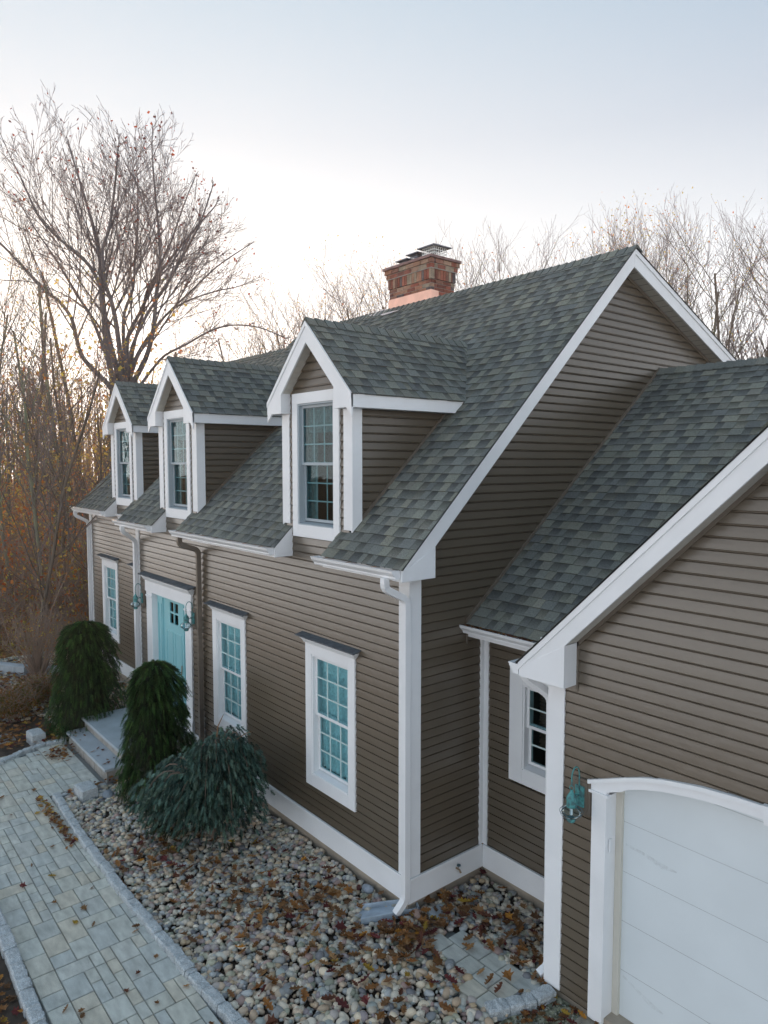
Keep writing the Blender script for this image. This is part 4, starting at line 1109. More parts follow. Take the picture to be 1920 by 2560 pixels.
MB().box(0.02, 1.69, 1.21, 1.4, -.6, -.28).box(1.70, 5.6, .306, .5, -.6, -.36).box(5.6, 8.0, 1.21, 1.4, -.6, 0).build('foundation', M['concrete'], garage)
MB().box(.025, 1.69, 1.176, 1.22, -.30, -.05).build('base_board', M['white'], garage, bevel=.003)
MB().box(.043, 1.69, 1.158, 1.22, -.049, -.004).build('base_cap', M['white'], garage, bevel=.004)
corner(garage, GX, GY, -1, -.365, 2.62, .158)
corner(garage, 2*GRX-GX, GY, 1, -.365, 2.62, .158)
# door surround
ds_m = MB(); zb = -.41
for a, b in ((2.155, 2.30), (5.0, 5.145)):
    MB().box(a, b, GY-.035, GY+.16, zb, 1.70).build('door_jamb', M['white'], garage, bevel=.003)
MB().box(2.13, 2.325, GY-.052, GY, 1.70, 1.725).build('jamb_cap', M['white'], garage, bevel=.002); MB().box(4.975, 5.17, GY-.052, GY, 1.70, 1.725).build('jamb_cap', M['white'], garage, bevel=.002)
ah = MB(); n = 48; xs_ = [2.13+3.04*i/n for i in range(n+1)]
def inner(x): return AI(x) if 2.30 <= x <= 5.0 else 1.726
def face(y0, y1, fi, fo, x_a, x_b, mbx):
    xx = [x for x in xs_ if x_a <= x <= x_b]
    if xx[0] > x_a: xx = [x_a]+xx
    if xx[-1] < x_b: xx = xx+[x_b]
    for a, b in zip(xx, xx[1:]):
        A = [(a, fi(a)), (b, fi(b)), (b, fo(b)), (a, fo(a))]
        mbx.poly([(p[0], y0, p[1]) for p in A]); mbx.poly([(A[3][0], y0, A[3][1]), (A[2][0], y0, A[2][1]), (A[2][0], y1, A[2][1]), (A[3][0], y1, A[3][1])]); mbx.poly([(A[1][0], y0, A[1][1]), (A[0][0], y0, A[0][1]), (A[0][0], y1, A[0][1]), (A[1][0], y1, A[1][1])])
    for x in (x_a, x_b): mbx.poly([(x, y0, fi(x)), (x, y0, fo(x)), (x, y1, fo(x)), (x, y1, fi(x))])
face(GY-.035, GY+.15, AI, AO, 2.30, 5.0, ah)
face(GY-.035, GY+.02, lambda x: 1.726, AO, 2.13, 2.30, ah); face(GY-.035, GY+.02, lambda x: 1.726, AO, 5.0, 5.17, ah)
ah.build('door_arch', M['white'], garage)
a2 = MB(); face(GY-.055, GY-.03, lambda x: AO(x)-.032, lambda x: AO(x)+.004, 2.12, 5.18, a2); a2.build('arch_moulding', M['white'], garage)
MB().prism([(3.62, GY-.06, 2.0), (3.68, GY-.06, 2.0), (3.70, GY-.06, 2.14), (3.60, GY-.06, 2.14)], (0, .05, 0)).build('keystone', M['white'], garage)
agd = mat('aged_white_stop', (.62, .60, .53), .6)
for a, b in ((2.301, 2.36), (4.94, 4.999)): MB().box(a, b, GY+.125, GY+.20, zb, 1.75).build('door_stop', agd, garage)
gd = None
zz = [-.395, .07, .53, .99, 1.45, 1.91, 2.1]
for k in range(6):
    mb = MB(); a, b = zz[k]+.0015, zz[k+1]
    xs2 = [2.36+2.58*i/24 for i in range(25)]
    yv_ = GY+.16
    top = lambda x: max(a, min(b, AI(x)+.05))
    for x0_, x1_ in zip(xs2, xs2[1:]):
        if top(x0_) > a or top(x1_) > a:
            mb.poly([(x0_, yv_, a), (x1_, yv_, a), (x1_, yv_, top(x1_)-.001), (x0_, yv_, top(x0_)-.001)])
            mb.poly([(x0_, yv_, a), (x0_, yv_+.006, a-.005), (x1_, yv_+.006, a-.005), (x1_, yv_, a)])
    if mb.v:
        if gd is None: gd = mb.build('garage_door', M['door_g'], garage)
        else: mb.build('door_panel', M['door_g'], gd)
MB().box(2.36, 4.94, GY+.163, GY+.19, -.42, 2.1).build('door_backing', M['lead'], gd)
MB().box(2.36, 4.94, GY+.13, GY+.18, -.425, -.396).build('weather_strip', M['dark'], gd)
for pts in ([(2.385, .02), (2.52, -.03), (2.66, -.085), (2.78, -.10)], [(2.385, 1.245), (2.55, 1.235), (2.72, 1.20), (2.86, 1.205)]):
    sf = MB()
    for (a, b), wa, wb in zip(zip(pts, pts[1:]), (.012, .014, .026), (.014, .026, .006)):
        sf.poly([(a[0], GY+.1585, a[1]-wa), (b[0], GY+.1585, b[1]-wb), (b[0], GY+.1585, b[1]+wb), (a[0], GY+.1585, a[1]+wa)])
    sf.build('scuff_mark', M['scuff'], gd)
# garage fascia, box, soffit
def grake(nm, pts, y0, y1, m=M['white'], bev=.003, par=garage): return MB().prism([(p[0], y0, p[1]) for p in pts], (0, y1-y0, 0)).build(nm, m, par, bevel=bev)
yG = .10
GRZ = gt_(GRX)
grake('rake_board', [(1.80, gt_(1.80)-.26), (GRX, GRZ-.26), (GRX, GRZ-.012), (1.44, gt_(1.44)-.012), (1.44, gt_(1.44)-.05)], yG, yG+.026)
grake('rake_trim', [(1.44, gt_(1.44)-.085), (GRX, GRZ-.085), (GRX, GRZ-.013), (1.44, gt_(1.44)-.013)], yG-.014, yG-.0005)
grake('cornice_box', [(1.445, 2.622), (1.955, 2.622), (1.955, gt_(1.955)-.26), (1.445, gt_(1.445)-.06)], yG-.003, yG+.023)
MB().box(1.931, 1.955, yG+.023, GY-.001, 2.622, gt_(1.95)-.255).build('cornice_return', M['white'], garage)
MB().box(1.447, 1.93, yG+.023, GY, 2.624, 2.64).build('soffit', M['white'], garage)
soffit_slats(garage, (1.955, yG+.026, gt_(1.955)-.255), (GRX, yG+.026, GRZ-.255), (0, .175, 0), 30)
grake('j_channel', [(1.95, gt_(1.95)-.30), (GRX, GRZ-.30), (GRX, GRZ-.255), (1.95, gt_(1.95)-.255)], GY-.018, GY-.001, M['brown'], 0)
MB().box(1.956, 1.976, GY-.018, GY-.001, 2.56, gt_(1.96)-.255).build('j_channel', M['brown'], garage)
grake('rake_board', [(2*GRX-1.44, gt_(1.44)-.06), (2*GRX-1.44, gt_(1.44)-.012), (GRX, GRZ-.012), (GRX, GRZ-.26), (2*GRX-1.8, gt_(1.8)-.26)][::-1], yG, yG+.026)
grake('drip_edge', [(1.42, gt_(1.42)-.012), (GRX, GRZ-.012), (GRX, GRZ+.002), (1.42, gt_(1.42)+.002)], yG-.02, yG+.01, M['felt'], 0)
# garage roof + connector roof
cz = lambda y: 2.772+.788*(y-.888)
CRY = 4.992; CRZ = cz(CRY)
gr = MB(); VY = .888+(gt_(GRX)-2.772)/.788
gr.poly([(1.44, .1, gt_(1.44)-.02), (1.44, .86, gt_(1.44)-.02), (GRX, VY, GRZ-.02), (GRX, .1, GRZ-.02)])
gr.poly([(2*GRX-1.44, .1, gt_(1.44)-.02), (2*GRX-1.44, .86, gt_(1.44)-.02), (GRX, VY, GRZ-.02), (GRX, .1, GRZ-.02)])
gr.poly([(0, .87, cz(.87)-.02), (1.45, .87, cz(.87)-.02), (GRX, VY, GRZ-.02), (GRX, CRY, CRZ-.02), (0, CRY, CRZ-.02)])
gr.poly([(2*GRX-1.45, .87, cz(.87)-.02), (8.2, .87, cz(.87)-.02), (8.2, CRY, CRZ-.02), (GRX, CRY, CRZ-.02), (GRX, VY, GRZ-.02)])
gr.poly([(0, CRY, CRZ-.02), (8.2, CRY, CRZ-.02), (8.2, 9.1, cz(.87)-.02), (0, 9.1, cz(.87)-.02)])
groof = gr.build('roof', M['felt'], garage)
cc = math.sqrt(1+.788**2); Vc = Vector((0, 1/cc, .788/cc)); Nc = Vector((0, -.788/cc, 1/cc)); vc = lambda y: (y-.86)*cc
roof_surface('garage', groof, (0, .86, cz(.86)), (1, 0, 0), Vc, Nc, [[(.02, 0), (1.44, 0), (GRX, vc(VY)), (GRX, vc(CRY)), (.02, vc(CRY))], [(GRX, vc(VY)), (2*GRX-1.44, 0), (8.2, 0), (8.2, vc(CRY)), (GRX, vc(CRY))]], vc(CRY), 0, 8.2, seed=51)
gc = math.sqrt(1+.98**2); Vg = Vector((1/gc, 0, .98/gc)); Ng = Vector((-.98/gc, 0, 1/gc)); vg = lambda x: (x-1.42)*gc
roof_surface('garage', groof, (1.42, 0, gt_(1.42)), (0, -1, 0), Vg, Ng, [[(-.08, 0), (-.86, 0), (-VY, vg(GRX)), (-.08, vg(GRX))]], vg(GRX), -VY, -.08, seed=52)
roof_surface('garage', groof, (2*GRX-1.42, 0, gt_(1.42)), (0, 1, 0), Vector((-1/gc, 0, .98/gc)), Vector((.98/gc, 0, 1/gc)), [[(.08, 0), (.86, 0), (VY, vg(GRX)), (.08, vg(GRX))]], vg(GRX), .08, VY, seed=53)
finish_roofs('garage', 290)
caps(groof, (0.02, CRY, CRZ), (8.2, CRY, CRZ), -Vc, Vector((0, 1, -.788)).normalized(), None, seed=60)
caps(groof, (GRX, .09, GRZ), (GRX, VY, GRZ), Vector((-1, 0, -.98)).normalized(), Vector((1, 0, -.98)).normalized(), None, seed=61)
# step flashing against the gable
MB().prism([(.002, .87, cz(.87)-.01), (.002, CRY, CRZ-.01), (.002, CRY, CRZ+.05), (.002, .87, cz(.87)+.05)], (.028, 0, 0)).build('step_flashing', M['brown'], garage)
MB().box(.018, .034, .865, .89, 2.52, 2.76).build('j_channel', M['brown'], garage)
# connector eave
MB().box(.02, 1.70, .885, .908, 2.605, 2.735).build('fascia', M['white'], garage)
MB().box(.02, 1.70, .908, 1.2, 2.61, 2.625).build('soffit', M['white'], garage)
mb, mi = gutter_mesh(.0, 1.50, .88, 2.755); cg = mb.build('gutter', M['white2'], garage); mi.build('gutter_floor', M['gutterin'], cg)
lm = MB(); r = random.Random(77)
for _ in range(160): leaf(lm, (.05+1.3*r.random(), .80+.06*r.random(), 2.725+.03*r.random()), .018+.014*r.random(), r.random()*6, (r.random()-.5)*1.4, .5, r.choice(LC[:8]), r)
lm.build('gutter_leaves', M['leaf'], cg, kind='stuff')
MB().box(1.22, 1.245, .70, .86, 2.74, 2.85).build('splash_guard', M['white2'], cg)
# garage side gutter (runs back along the left eave), seen end on
gg = MB()
prof = [(0, 0), (0, -.098), (-.062, -.098), (-.068, -.085), (-.066, -.075), (-.095, -.045), (-.108, -.030), (-.110, -.012), (-.118, -.010), (-.120, 0)]
for (a, b) in zip(prof, prof[1:]): gg.poly([(1.44+a[0], .09, 2.735+a[1]), (1.44+b[0], .09, 2.735+b[1]), (1.44+b[0], .76, 2.735+b[1]), (1.44+a[0], .76, 2.735+a[1])])
for y in (.09, .76): gg.poly([(1.44+a[0], y, 2.735+a[1]) for a in prof])
gg.build('gutter', M['white2'], garage)
MB().box(1.44, 1.464, .126, .87, 2.622, 2.74).build('fascia', M['white'], garage)
MB().box(1.464, 1.68, .30, 1.2, 2.63, 2.645).build('soffit', M['white'], garage)
spout(garage, [(1.39, .22, 2.65), (1.42, .24, 2.57), (1.60, .40, 2.40), (1.618, .40, -.30), (1.58, .30, -.36)], M['white2'])
# spigot on the base board
spg = MB().tube([(.02, .726, -.15), (.075, .726, -.15), (.10, .726, -.18)], .012, 8).build('hose_spigot', M['brass'], house)
MB().tube([(.065, .726, -.13), (.065, .726, -.10)], .006).build('stem', M['brass'], spg); MB().lathe([(0, -.105), (.024, -.105), (.024, -.095), (0, -.095)], .065, .726, 10).build('wheel', M['wire'], spg)
# sensor box
tag(MB().box(2.305, 2.322, .305, .355, 1.19, 1.31).build('keypad', M['white2'], None, at=(2.31, .33, 1.25), bevel=.008), 'small rounded white sensor box on the inner face of the garage door jamb', 'sensor')

# ================================================================ LANTERNS
def lantern(loc, label, board=True, s=1.0):
    """origin on the wall face, lamp hangs at -Y"""
    t = thing('wall_lantern', (0, 0, 0), label, 'wall lamp', 'verdigris onion lanterns on brown mounting blocks')
    if board:
        MB().box(-.095, .095, -.03, 0, -.16, .16).box(-.07, .07, -.038, -.03, -.135, .135).build('mounting_block', M['brown'], t, bevel=.002)
    MB().box(-.045, .045, -.058, -.038, -.09, .10).build('back_plate', M['verd'], t, bevel=.003)
    cy = -.17
    a = MB(); pts = [(0, -.058, .06)]
    for i in range(17):
        th = math.pi*(i/16); pts.append((0, -.058-.057+.057*math.cos(th)-.0, .20+.09*math.sin(th)))
    pts += [(0, cy, .16), (0, cy-.005, .13)]
    a.tube(pts, .0065, 6); a.tube([(0, -.05, 0.02), (0, cy+.03, .0)], .006, 6); a.tube([(0, -.05, -.03), (0, -.10, .03), (0, cy+.03, .03)], .005, 6)
    a.build('scroll_arm', M['verd'], t, smooth=True)
    rg_ = MB(); rg_.tube([(.022*math.cos(q), cy, .115+.022*math.sin(q)) for q in np.linspace(0, 2*math.pi, 13)], .004, 5, cap=False); rg_.build('hanging_ring', M['verd'], t)
    MB().lathe([(.0, .10), (.012, .095), (.018, .075), (.035, .05), (.045, .03), (.047, .012), (.044, .0), (.042, -.045), (.046, -.055), (0, -.056)], 0, cy, 16).build('lamp_cap', M['verd'], t, smooth=True)
    MB().lathe([(.034, -.05), (.06, -.062), (.082, -.085), (.087, -.105), (.078, -.13), (.055, -.15), (.036, -.158)], 0, cy, 20).build('glass_globe', M['globe'], t, smooth=True)
    MB().lathe([(.036, -.155), (.04, -.16), (.038, -.185), (.03, -.195), (0, -.197)], 0, cy, 14).build('base_cup', M['verd'], t, smooth=True)
    MB().tube([(0, cy, -.06), (0, cy, -.13)], .013, 8).build('bulb', M['white2'], t)
    wr = MB()
    for k in range(6):
        an = k*math.pi/3; wr.tube([(r_*math.cos(an), cy+r_*math.sin(an), z_) for r_, z_ in ((.045, -.045), (.078, -.062), (.102, -.095), (.098, -.12), (.07, -.15), (.038, -.168))], .0022, 4)
    wr.tube([(.104*math.cos(q), cy+.104*math.sin(q), -.1) for q in np.linspace(0, 2*math.pi, 21)], .0022, 4, cap=False)
    wr.build('wire_guard', M['wire'], t)
    t.location = loc; t.scale = (s, s, s)
    return t
lantern((2.05, .298-.015, 1.63), 'verdigris onion wall lantern on a brown block beside the garage door')
lantern((-7.70, -.012, 2.02), 'verdigris wall lantern left of the teal front door')
lantern((-5.40, -.012, 2.02), 'verdigris wall lantern right of the teal front door beside the brown downspout')

# ================================================================ CONIFERS
def branchlet(mb, p, d, ln, rad, r, c, needles=20, bw=.0055):
    """bottle-brush of needle blades round a short twig"""
    d = d.normalized(); a = Vector((0, 0, 1)) if abs(d.z) < .9 else Vector((1, 0, 0)); u = d.cross(a).normalized(); v = d.cross(u)
    for i in range(needles):
        t = (i+.5)/needles; an = i*2.4+r.random(); o = u*math.cos(an)+v*math.sin(an)
        b = p+d*(ln*t); rr = rad*(1.0-.65*t*t)*(.8+.4*r.random()); tip = b+o*rr+d*(rr*.65)
        w_ = o.cross(d)*(bw+.002*r.random()); f = .75+.6*r.random()*(.5+t*.5)
        mb.poly([b-w_, b+w_, tip], tuple(q*f for q in c))
def weeping(name, x, y, h, rx, seed, cols, label, n, inner_r, top_r=.6, droop=1.0, zmin=-.42):
    r = random.Random(seed); root = thing(name, (x, y, -.44), label, 'shrub', None)
    tr = MB(); tr.tube([(x, y, -.46), (x+.03, y, h*.3), (x-.02, y+.02, h*.62-.1)], [.035, .028, .015], 7); tr.build('trunk', M['bark2'], root)
    core = MB(); pr = []
    for k in range(13):
        t = k/12; z = -.42+(h+.36)*t; rad = inner_r*prof_(t); pr.append((rad, z))
    core.lathe(pr, x, y, 14); core.build('shade_core', mat('shaded_needles', tuple(q*.12 for q in cols[0]), .9), root)  # near-black core: shade between the branchlets put into its colour
    mb = MB(); H = h+.42
    for i in range(n):
        t = r.random()**.85; z = -.42+H*t; pf = prof_(t); an = r.random()*6.283
        lump = 1+.12*math.sin(an*3+seed)+.10*math.sin(an*5+z*7)+.06*math.sin(an*2+z*15)
        rad = rx*pf*lump*(.66+.42*r.random()**.8)
        o = Vector((math.cos(an), math.sin(an), 0)); p = Vector((x, y, z))+o*rad
        out = .5*(t**2)+.12+.35*r.random(); d = o*out+Vector(((r.random()-.5)*.45, (r.random()-.5)*.45, -.9+.5*max(0, t-.85)/.15))
        c = r.choice(cols); sh = (.35+1.1*r.random()**1.3)*(1+.5*math.sin(an*9+seed)*math.sin(z*21+an*4))*(.45+.75*(rad/(rx*pf*lump)-.66)/.42)  # tone drops inward and by lumps, painting shade into the foliage
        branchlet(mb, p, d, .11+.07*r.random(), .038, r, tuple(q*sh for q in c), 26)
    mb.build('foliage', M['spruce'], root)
    return root
def prof_(t):
    """radius profile bottom->top of the weeping column"""
    if t > .80: return max(.05, math.sqrt(max(0, 1-((t-.80)/.20)**2)))*.68
    return .66+.42*(.80-t)/.80
G1 = [(0.048, 0.118, 0.028), (0.036, 0.092, 0.023), (0.064, 0.132, 0.032), (0.044, 0.099, 0.032)]
weeping('weeping_spruce', -8.0, -1.05, 1.66, .63, 3, G1, 'tall dark green weeping spruce column farther from camera beside the steps', 3300, .42)
weeping('weeping_spruce', -4.68, -1.02, 1.62, .52, 5, G1, 'narrower dark green weeping spruce column in front of the teal door', 2800, .33)
# blue weeping spruce: draped limbs
def blue_spruce():
    r = random.Random(8); x, y = -2.88, -1.0
    root = thing('blue_spruce', (x, y, -.44), 'sprawling blue green weeping spruce with a bare leader shoot, in the pebble bed', 'shrub')
    C1 = [(0.115, 0.209, 0.169), (0.142, 0.250, 0.209), (0.081, 0.162, 0.135), (0.162, 0.250, 0.196), (0.095, 0.162, 0.108)]
    tr = MB(); tr.tube([(x+.1, y, -.46), (x+.06, y, .1), (x+.12, y+.05, .55), (x+.10, y+.08, .98)], [.045, .04, .03, .02], 7)
    limbs = []
    # (end azimuth, arch height, reach)
    specs = [(0.2, 1.12, .55), (.9, 1.12, .48), (1.8, 1.08, .42), (5.9, 1.12, .52), (5.3, 1.05, .46), (.5, .95, .68), (5.6, .92, .62), (6.2, 1.0, .66), (2.4, 1.0, .34), (4.9, .98, .30), (1.3, .95, .55),
             (3.2, .60, .80), (3.5, .62, 1.0), (3.8, .60, 1.0), (4.1, .58, 1.0), (4.4, .62, .85), (4.75, .55, .62), (3.0, .56, .62), (3.65, .50, .70), (4.2, .48, .62), (3.4, .58, 1.02), (3.95, .40, .80)]
    for (az, hz, rc) in specs:
        hz *= .97; rc *= .86 if az < 2.8 or az > 4.6 else .92
        pts = []
        for i in range(12):
            t = i/11; rr = rc*(1-(1-t)**1.6); z = (.35+.5*r.random()*0)+(hz-.35)*math.sin(min(1, t*1.9)*math.pi/2) - max(0, t-.5)**1.4*2.2*hz*.9
            pts.append(Vector((x+.08+rr*math.cos(az), y+.03+rr*math.sin(az), max(-.40, z))))
        limbs.append(pts); tr.tube(pts, [.014*(1-.7*i/11)+.003 for i in range(12)], 5)
    tr.build('trunk', M['bark2'], root)
    mb = MB()
    for pts in limbs:
        for i in range(1, 12):
            for q in range(11):
                t = r.random(); a = pts[i-1].lerp(pts[i], t); off = Vector(((r.random()-.5)*.30, (r.random()-.5)*.30, (r.random()-.5)*.10))
                # hanging strand
                L_ = .06+.44*r.random(); s = a+off; c = r.choice(C1)
                k = 0
                while k < L_/.115:
                    p = s+Vector(((r.random()-.5)*.20, (r.random()-.5)*.20, -k*.115-.04*r.random()))
                    if p.z < -.41: break
                    sh = .35+1.1*r.random()**1.2
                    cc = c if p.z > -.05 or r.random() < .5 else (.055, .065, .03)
                    dq = Vector((p.x-x-.08, p.y-y-.03, 0)); dq = dq.normalized() if dq.length > .01 else dq
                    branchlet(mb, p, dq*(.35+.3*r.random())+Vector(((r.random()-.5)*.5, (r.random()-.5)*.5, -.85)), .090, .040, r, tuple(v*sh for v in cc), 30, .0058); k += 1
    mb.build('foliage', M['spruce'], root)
    ld = MB(); ld.tube([(x+.1, y+.05, .95), (x+.13, y+.06, 1.15), (x+.22, y+.1, 1.33)], [.010, .008, .004], 5); ld.tube([(x+.35, y+.2, 1.0), (x+.5, y+.28, 1.12), (x+.62, y+.3, 1.17)], [.007, .005, .003], 5)
    ld.build('leader_shoot', mat('brown_shoot', (.22, .13, .07), .8), root)
blue_spruce()

# ================================================================ TREES
def grow(mb, r, p, d, ln, rad, depth, P, tips, twigs):
    """recursive bare branching; P: params"""
    n = max(3, int(ln/P['seg'])); pts = [p.copy()]; rads = [rad]; dd = d.copy(); q = p.copy()
    for i in range(n):
        dd = (dd+Vector(((r.random()-.5), (r.random()-.5), (r.random()-.5)))*P['wob']+Vector((0, 0, P['up'])) *(1 if depth else .3)).normalized()
        q = q+dd*(ln/n); pts.append(q.copy()); rads.append(max(P['rmin'], rad*(1-.55*(i+1)/n)))
    tgt = mb if rad > .02 else twigs
    tgt.tube(pts, rads, 7 if rad > .08 else (5 if rad > .03 else 3), cap=False)
    if depth >= P['depth']: tips.append(q); return
    nc = P['nc'][depth]
    for k in range(nc):
        t = P['t0'][depth]+(1-P['t0'][depth])*((k+r.random()*.8)/nc); i = min(n-1, int(t*n)); a = pts[i].lerp(pts[i+1], t*n-i if t*n-i < 1 else 1)
        dr = (pts[i+1]-pts[i]).normalized(); ax = dr.cross(Vector((r.random()-.5, r.random()-.5, r.random()-.5))).normalized()
        ang = P['ang'][depth]*(.7+.6*r.random()); nd = (Matrix.Rotation(ang, 3, ax) @ dr)
        nr = rads[i]*P['rr'][depth]*(.8+.4*r.random())
        grow(mb, r, a, nd, ln*P['lr'][depth]*(.7+.5*r.random())*(1.1-.4*t), max(P['rmin'], nr), depth+1, P, tips, twigs)
    tips.append(q)
def tree_mesh(seed, h, rad, P, leafn=0, leafcols=None, leafs=.05):
    r = random.Random(seed); tr = MB(); tw = MB(); tips = []
    grow(tr, r, Vector((0, 0, -.3)), Vector(((r.random()-.5)*.1, (r.random()-.5)*.1, 1)).normalized(), h, rad, 0, P, tips, tw)
    lf = None
    if leafn:
        lf = MB()
        for _ in range(leafn):
            p = r.choice(tips)+Vector((r.gauss(0, .25), r.gauss(0, .25), r.gauss(0, .25))); s = leafs*(.6+.8*r.random()); c = r.choice(leafcols); a = Vector((r.gauss(0, 1), r.gauss(0, 1), r.gauss(0, 1))).normalized()*s; b = Vector((r.gauss(0, 1), r.gauss(0, 1), r.gauss(0, 1))).normalized()*s
            lf.poly([p-a, p-b*.6, p+a, p+b*.6], c)
    return tr, tw, lf
AUT = [(.60, .32, .07), (.52, .20, .05), (.50, .42, .09), (.62, .46, .12), (.45, .15, .05), (.42, .36, .10)]
PF = dict(seg=.8, wob=.17, up=.07, rmin=.0045, depth=3, nc=[15, 7, 5], t0=[.22, .15, .1], ang=[.72, .6, .55], rr=[.42, .55, .6], lr=[.40, .52, .5])
PF2 = dict(PF, ang=[.58, .5, .5], up=.11, nc=[15, 6, 5], t0=[.35, .15, .1])
kinds = []
PF3 = dict(PF, ang=[.8, .6, .6], up=.10, nc=[20, 4, 4], t0=[.22, .15, .1], lr=[.20, .55, .5], rr=[.32, .6, .6], wob=.10)
for k in range(8):
    PP = PF3 if k > 5 else (PF if k % 2 == 0 else PF2)
    tr, tw, lf = tree_mesh(100+k, 12.5+1.0*min(k, 4), .085+.009*k, PP, 900 if k in (0, 2, 6) else 90, AUT, .045)
    kinds.append((tr.mesh('trunk', M['bark'] if k % 2 else M['bark2']), tw.mesh('crown', M['twig'] if k > 5 else M['twig_far']), lf.mesh('leaves', M['twigleaf']), float(np.percentile(np.array(tw.v)[:, 2], 99.7))))
def place_tree(k, x, y, s, rz_, label, group, lean=0):
    t = thing('bare_tree', (x, y, gz(x, y)), label, 'tree', group)
    for nm, me in zip(('trunk', 'crown', 'leaf_cluster'), kinds[k][:3]):
        o = bpy.data.objects.new(nm, me); COL.objects.link(o); o.parent = t
        if nm == 'leaf_cluster': o['kind'] = 'stuff'
    t.rotation_euler = (lean, lean*.5, rz_); t.scale = (s, s, s)
fwd = Vector((-math.sin(YAW), math.cos(YAW))); rgt = Vector((math.cos(YAW), math.sin(YAW)))
def at_px(px, dist):
    a = (px-960)/1777; p = Vector((cam.location.x, cam.location.y))+(fwd+rgt*a)*dist; return p.x, p.y
tr_ = random.Random(42)
# (px in the photo, distance, kind, height wanted)
near = [(25, 24, 1, 13), (100, 21, 3, 11.5), (150, 23, 0, 11.5), (62, 17, 2, 9.5), (185, 28, 5, 12), (215, 20, 4, 8.0), (128, 31, 1, 12), (-40, 20, 3, 12)]
labs = ['tall grey trunk at the far left edge of the photograph', 'dark forked tree just right of the leftmost trunk', 'grey tree with a lichen patch right of the forked one', 'slim tree low in front of the left woods', 'slender tree whose trunk meets the big maple from the left', 'thin sapling nearest the left corner of the house', 'thin tree standing back between the two forked ones', 'tree just outside the left edge of the woods']
for (px, d, k, h), lab in zip(near, labs):
    x, y = at_px(px, d); place_tree(k, x, y, h/kinds[k][3]*1.0, tr_.random()*6, lab, None, (tr_.random()-.5)*.08)
cnt = 0
for _ in range(600):
    if cnt >= 60: break
    px = -260+620*tr_.random(); d = 24+34*tr_.random()
    x, y = at_px(px, d); k = tr_.choice((6, 7, 6, 7, 1, 0)); h = 8.5+5*tr_.random()
    place_tree(k, x, y, h/kinds[k][3], tr_.random()*6, 'bare brown tree in the woods left of the house', 'bare trees massed in the woods left of the house', (tr_.random()-.5)*.1); cnt += 1
ORD = 'first second third fourth fifth sixth seventh eighth ninth tenth eleventh twelfth thirteenth fourteenth fifteenth sixteenth seventeenth eighteenth nineteenth twentieth twenty-first twenty-second twenty-third twenty-fourth twenty-fifth twenty-sixth'.split()
zn = {}
for i in range(56):
    px = 490+ i*1520/56+20*(tr_.random()-.5); d = 34+12*tr_.random()
    topy = np.interp(px, [500, 700, 850, 960, 1200, 1500, 1650, 1900, 2100], [740, 680, 655, 600, 560, 545, 505, 510, 520])+25+45*(tr_.random()-.3)
    h = (1156-topy)/1777*d+5.1; k = tr_.choice([1, 3, 0, 2, 4]); x, y = at_px(px, d)
    z_ = 'between the big maple and the chimney' if px < 960 else ('between the chimney and the gable peak' if px < 1580 else 'to the right of the gable peak')
    zn[z_] = zn.get(z_, 0)+1
    place_tree(k, x, y, h/kinds[k][3], tr_.random()*6, 'bare tree behind the roof, %s from the left %s' % (ORD[zn[z_]-1], z_), 'bare trees rising behind the house roof', (tr_.random()-.5)*.08)
# distant wood: many thin stems with side twigs
dwd = MB(); r = random.Random(70)
for _ in range(2200):
    a = YAW+.62-2.0*r.random(); dist = 52+45*r.random(); x = cam.location.x-math.sin(a)*dist; y = cam.location.y+math.cos(a)*dist
    h = 9+5*r.random(); z0 = gz(x, y)-.1; lean = Vector(((r.random()-.5)*.1, (r.random()-.5)*.1, 1))
    dwd.tube([(x, y, z0), Vector((x, y, z0))+lean*h*.5, Vector((x, y, z0))+lean*h+Vector((r.gauss(0, .2), 0, 0))], [.07+.06*r.random(), .05, .015], 3, cap=False)
    for _q in range(9):
        t = .3+.7*r.random(); p = Vector((x, y, z0))+lean*h*t; d = Vector((r.gauss(0, .6), r.gauss(0, .6), .9)); dwd.tube([p, p+d*(1.6*(1.15-t))*.8, p+d*(1.6*(1.15-t))*1.6], [.022, .014, .008], 3, cap=False)
tag(dwd.build('distant_wood', M['twig'], None), 'far leafless wood closing the view behind the house and the near trees', 'woods', kind='stuff')
gl = MB(); r = random.Random(74)
for _ in range(3200):
    px = -260+680*r.random(); d = 21+45*r.random(); x0, y0 = at_px(px, d); z0 = -.3+9.5*r.random()**1.5; cc = r.choice(AUT+[(.55, .36, .12), (.60, .45, .15), (.48, .30, .12)])
    if z0 < 3.5 and r.random() < .45: cc = (.60, .20, .05)
    for _q in range(14):
        p = Vector((x0+r.gauss(0, .7), y0+r.gauss(0, .7), z0+r.gauss(0, .6))); s = .035+.04*r.random(); a = Vector((r.gauss(0, 1), r.gauss(0, 1), r.gauss(0, 1))).normalized()*s; b = Vector((r.gauss(0, 1), r.gauss(0, 1), r.gauss(0, 1))).normalized()*s
        f = .7+.6*r.random(); gl.poly([p-a, p-b, p+a, p+b], tuple(v*f for v in cc))
tag(gl.build('golden_leaves', M['twigleaf'], None), 'golden leaves still hanging through the woods left of the house', 'leaves', kind='stuff')
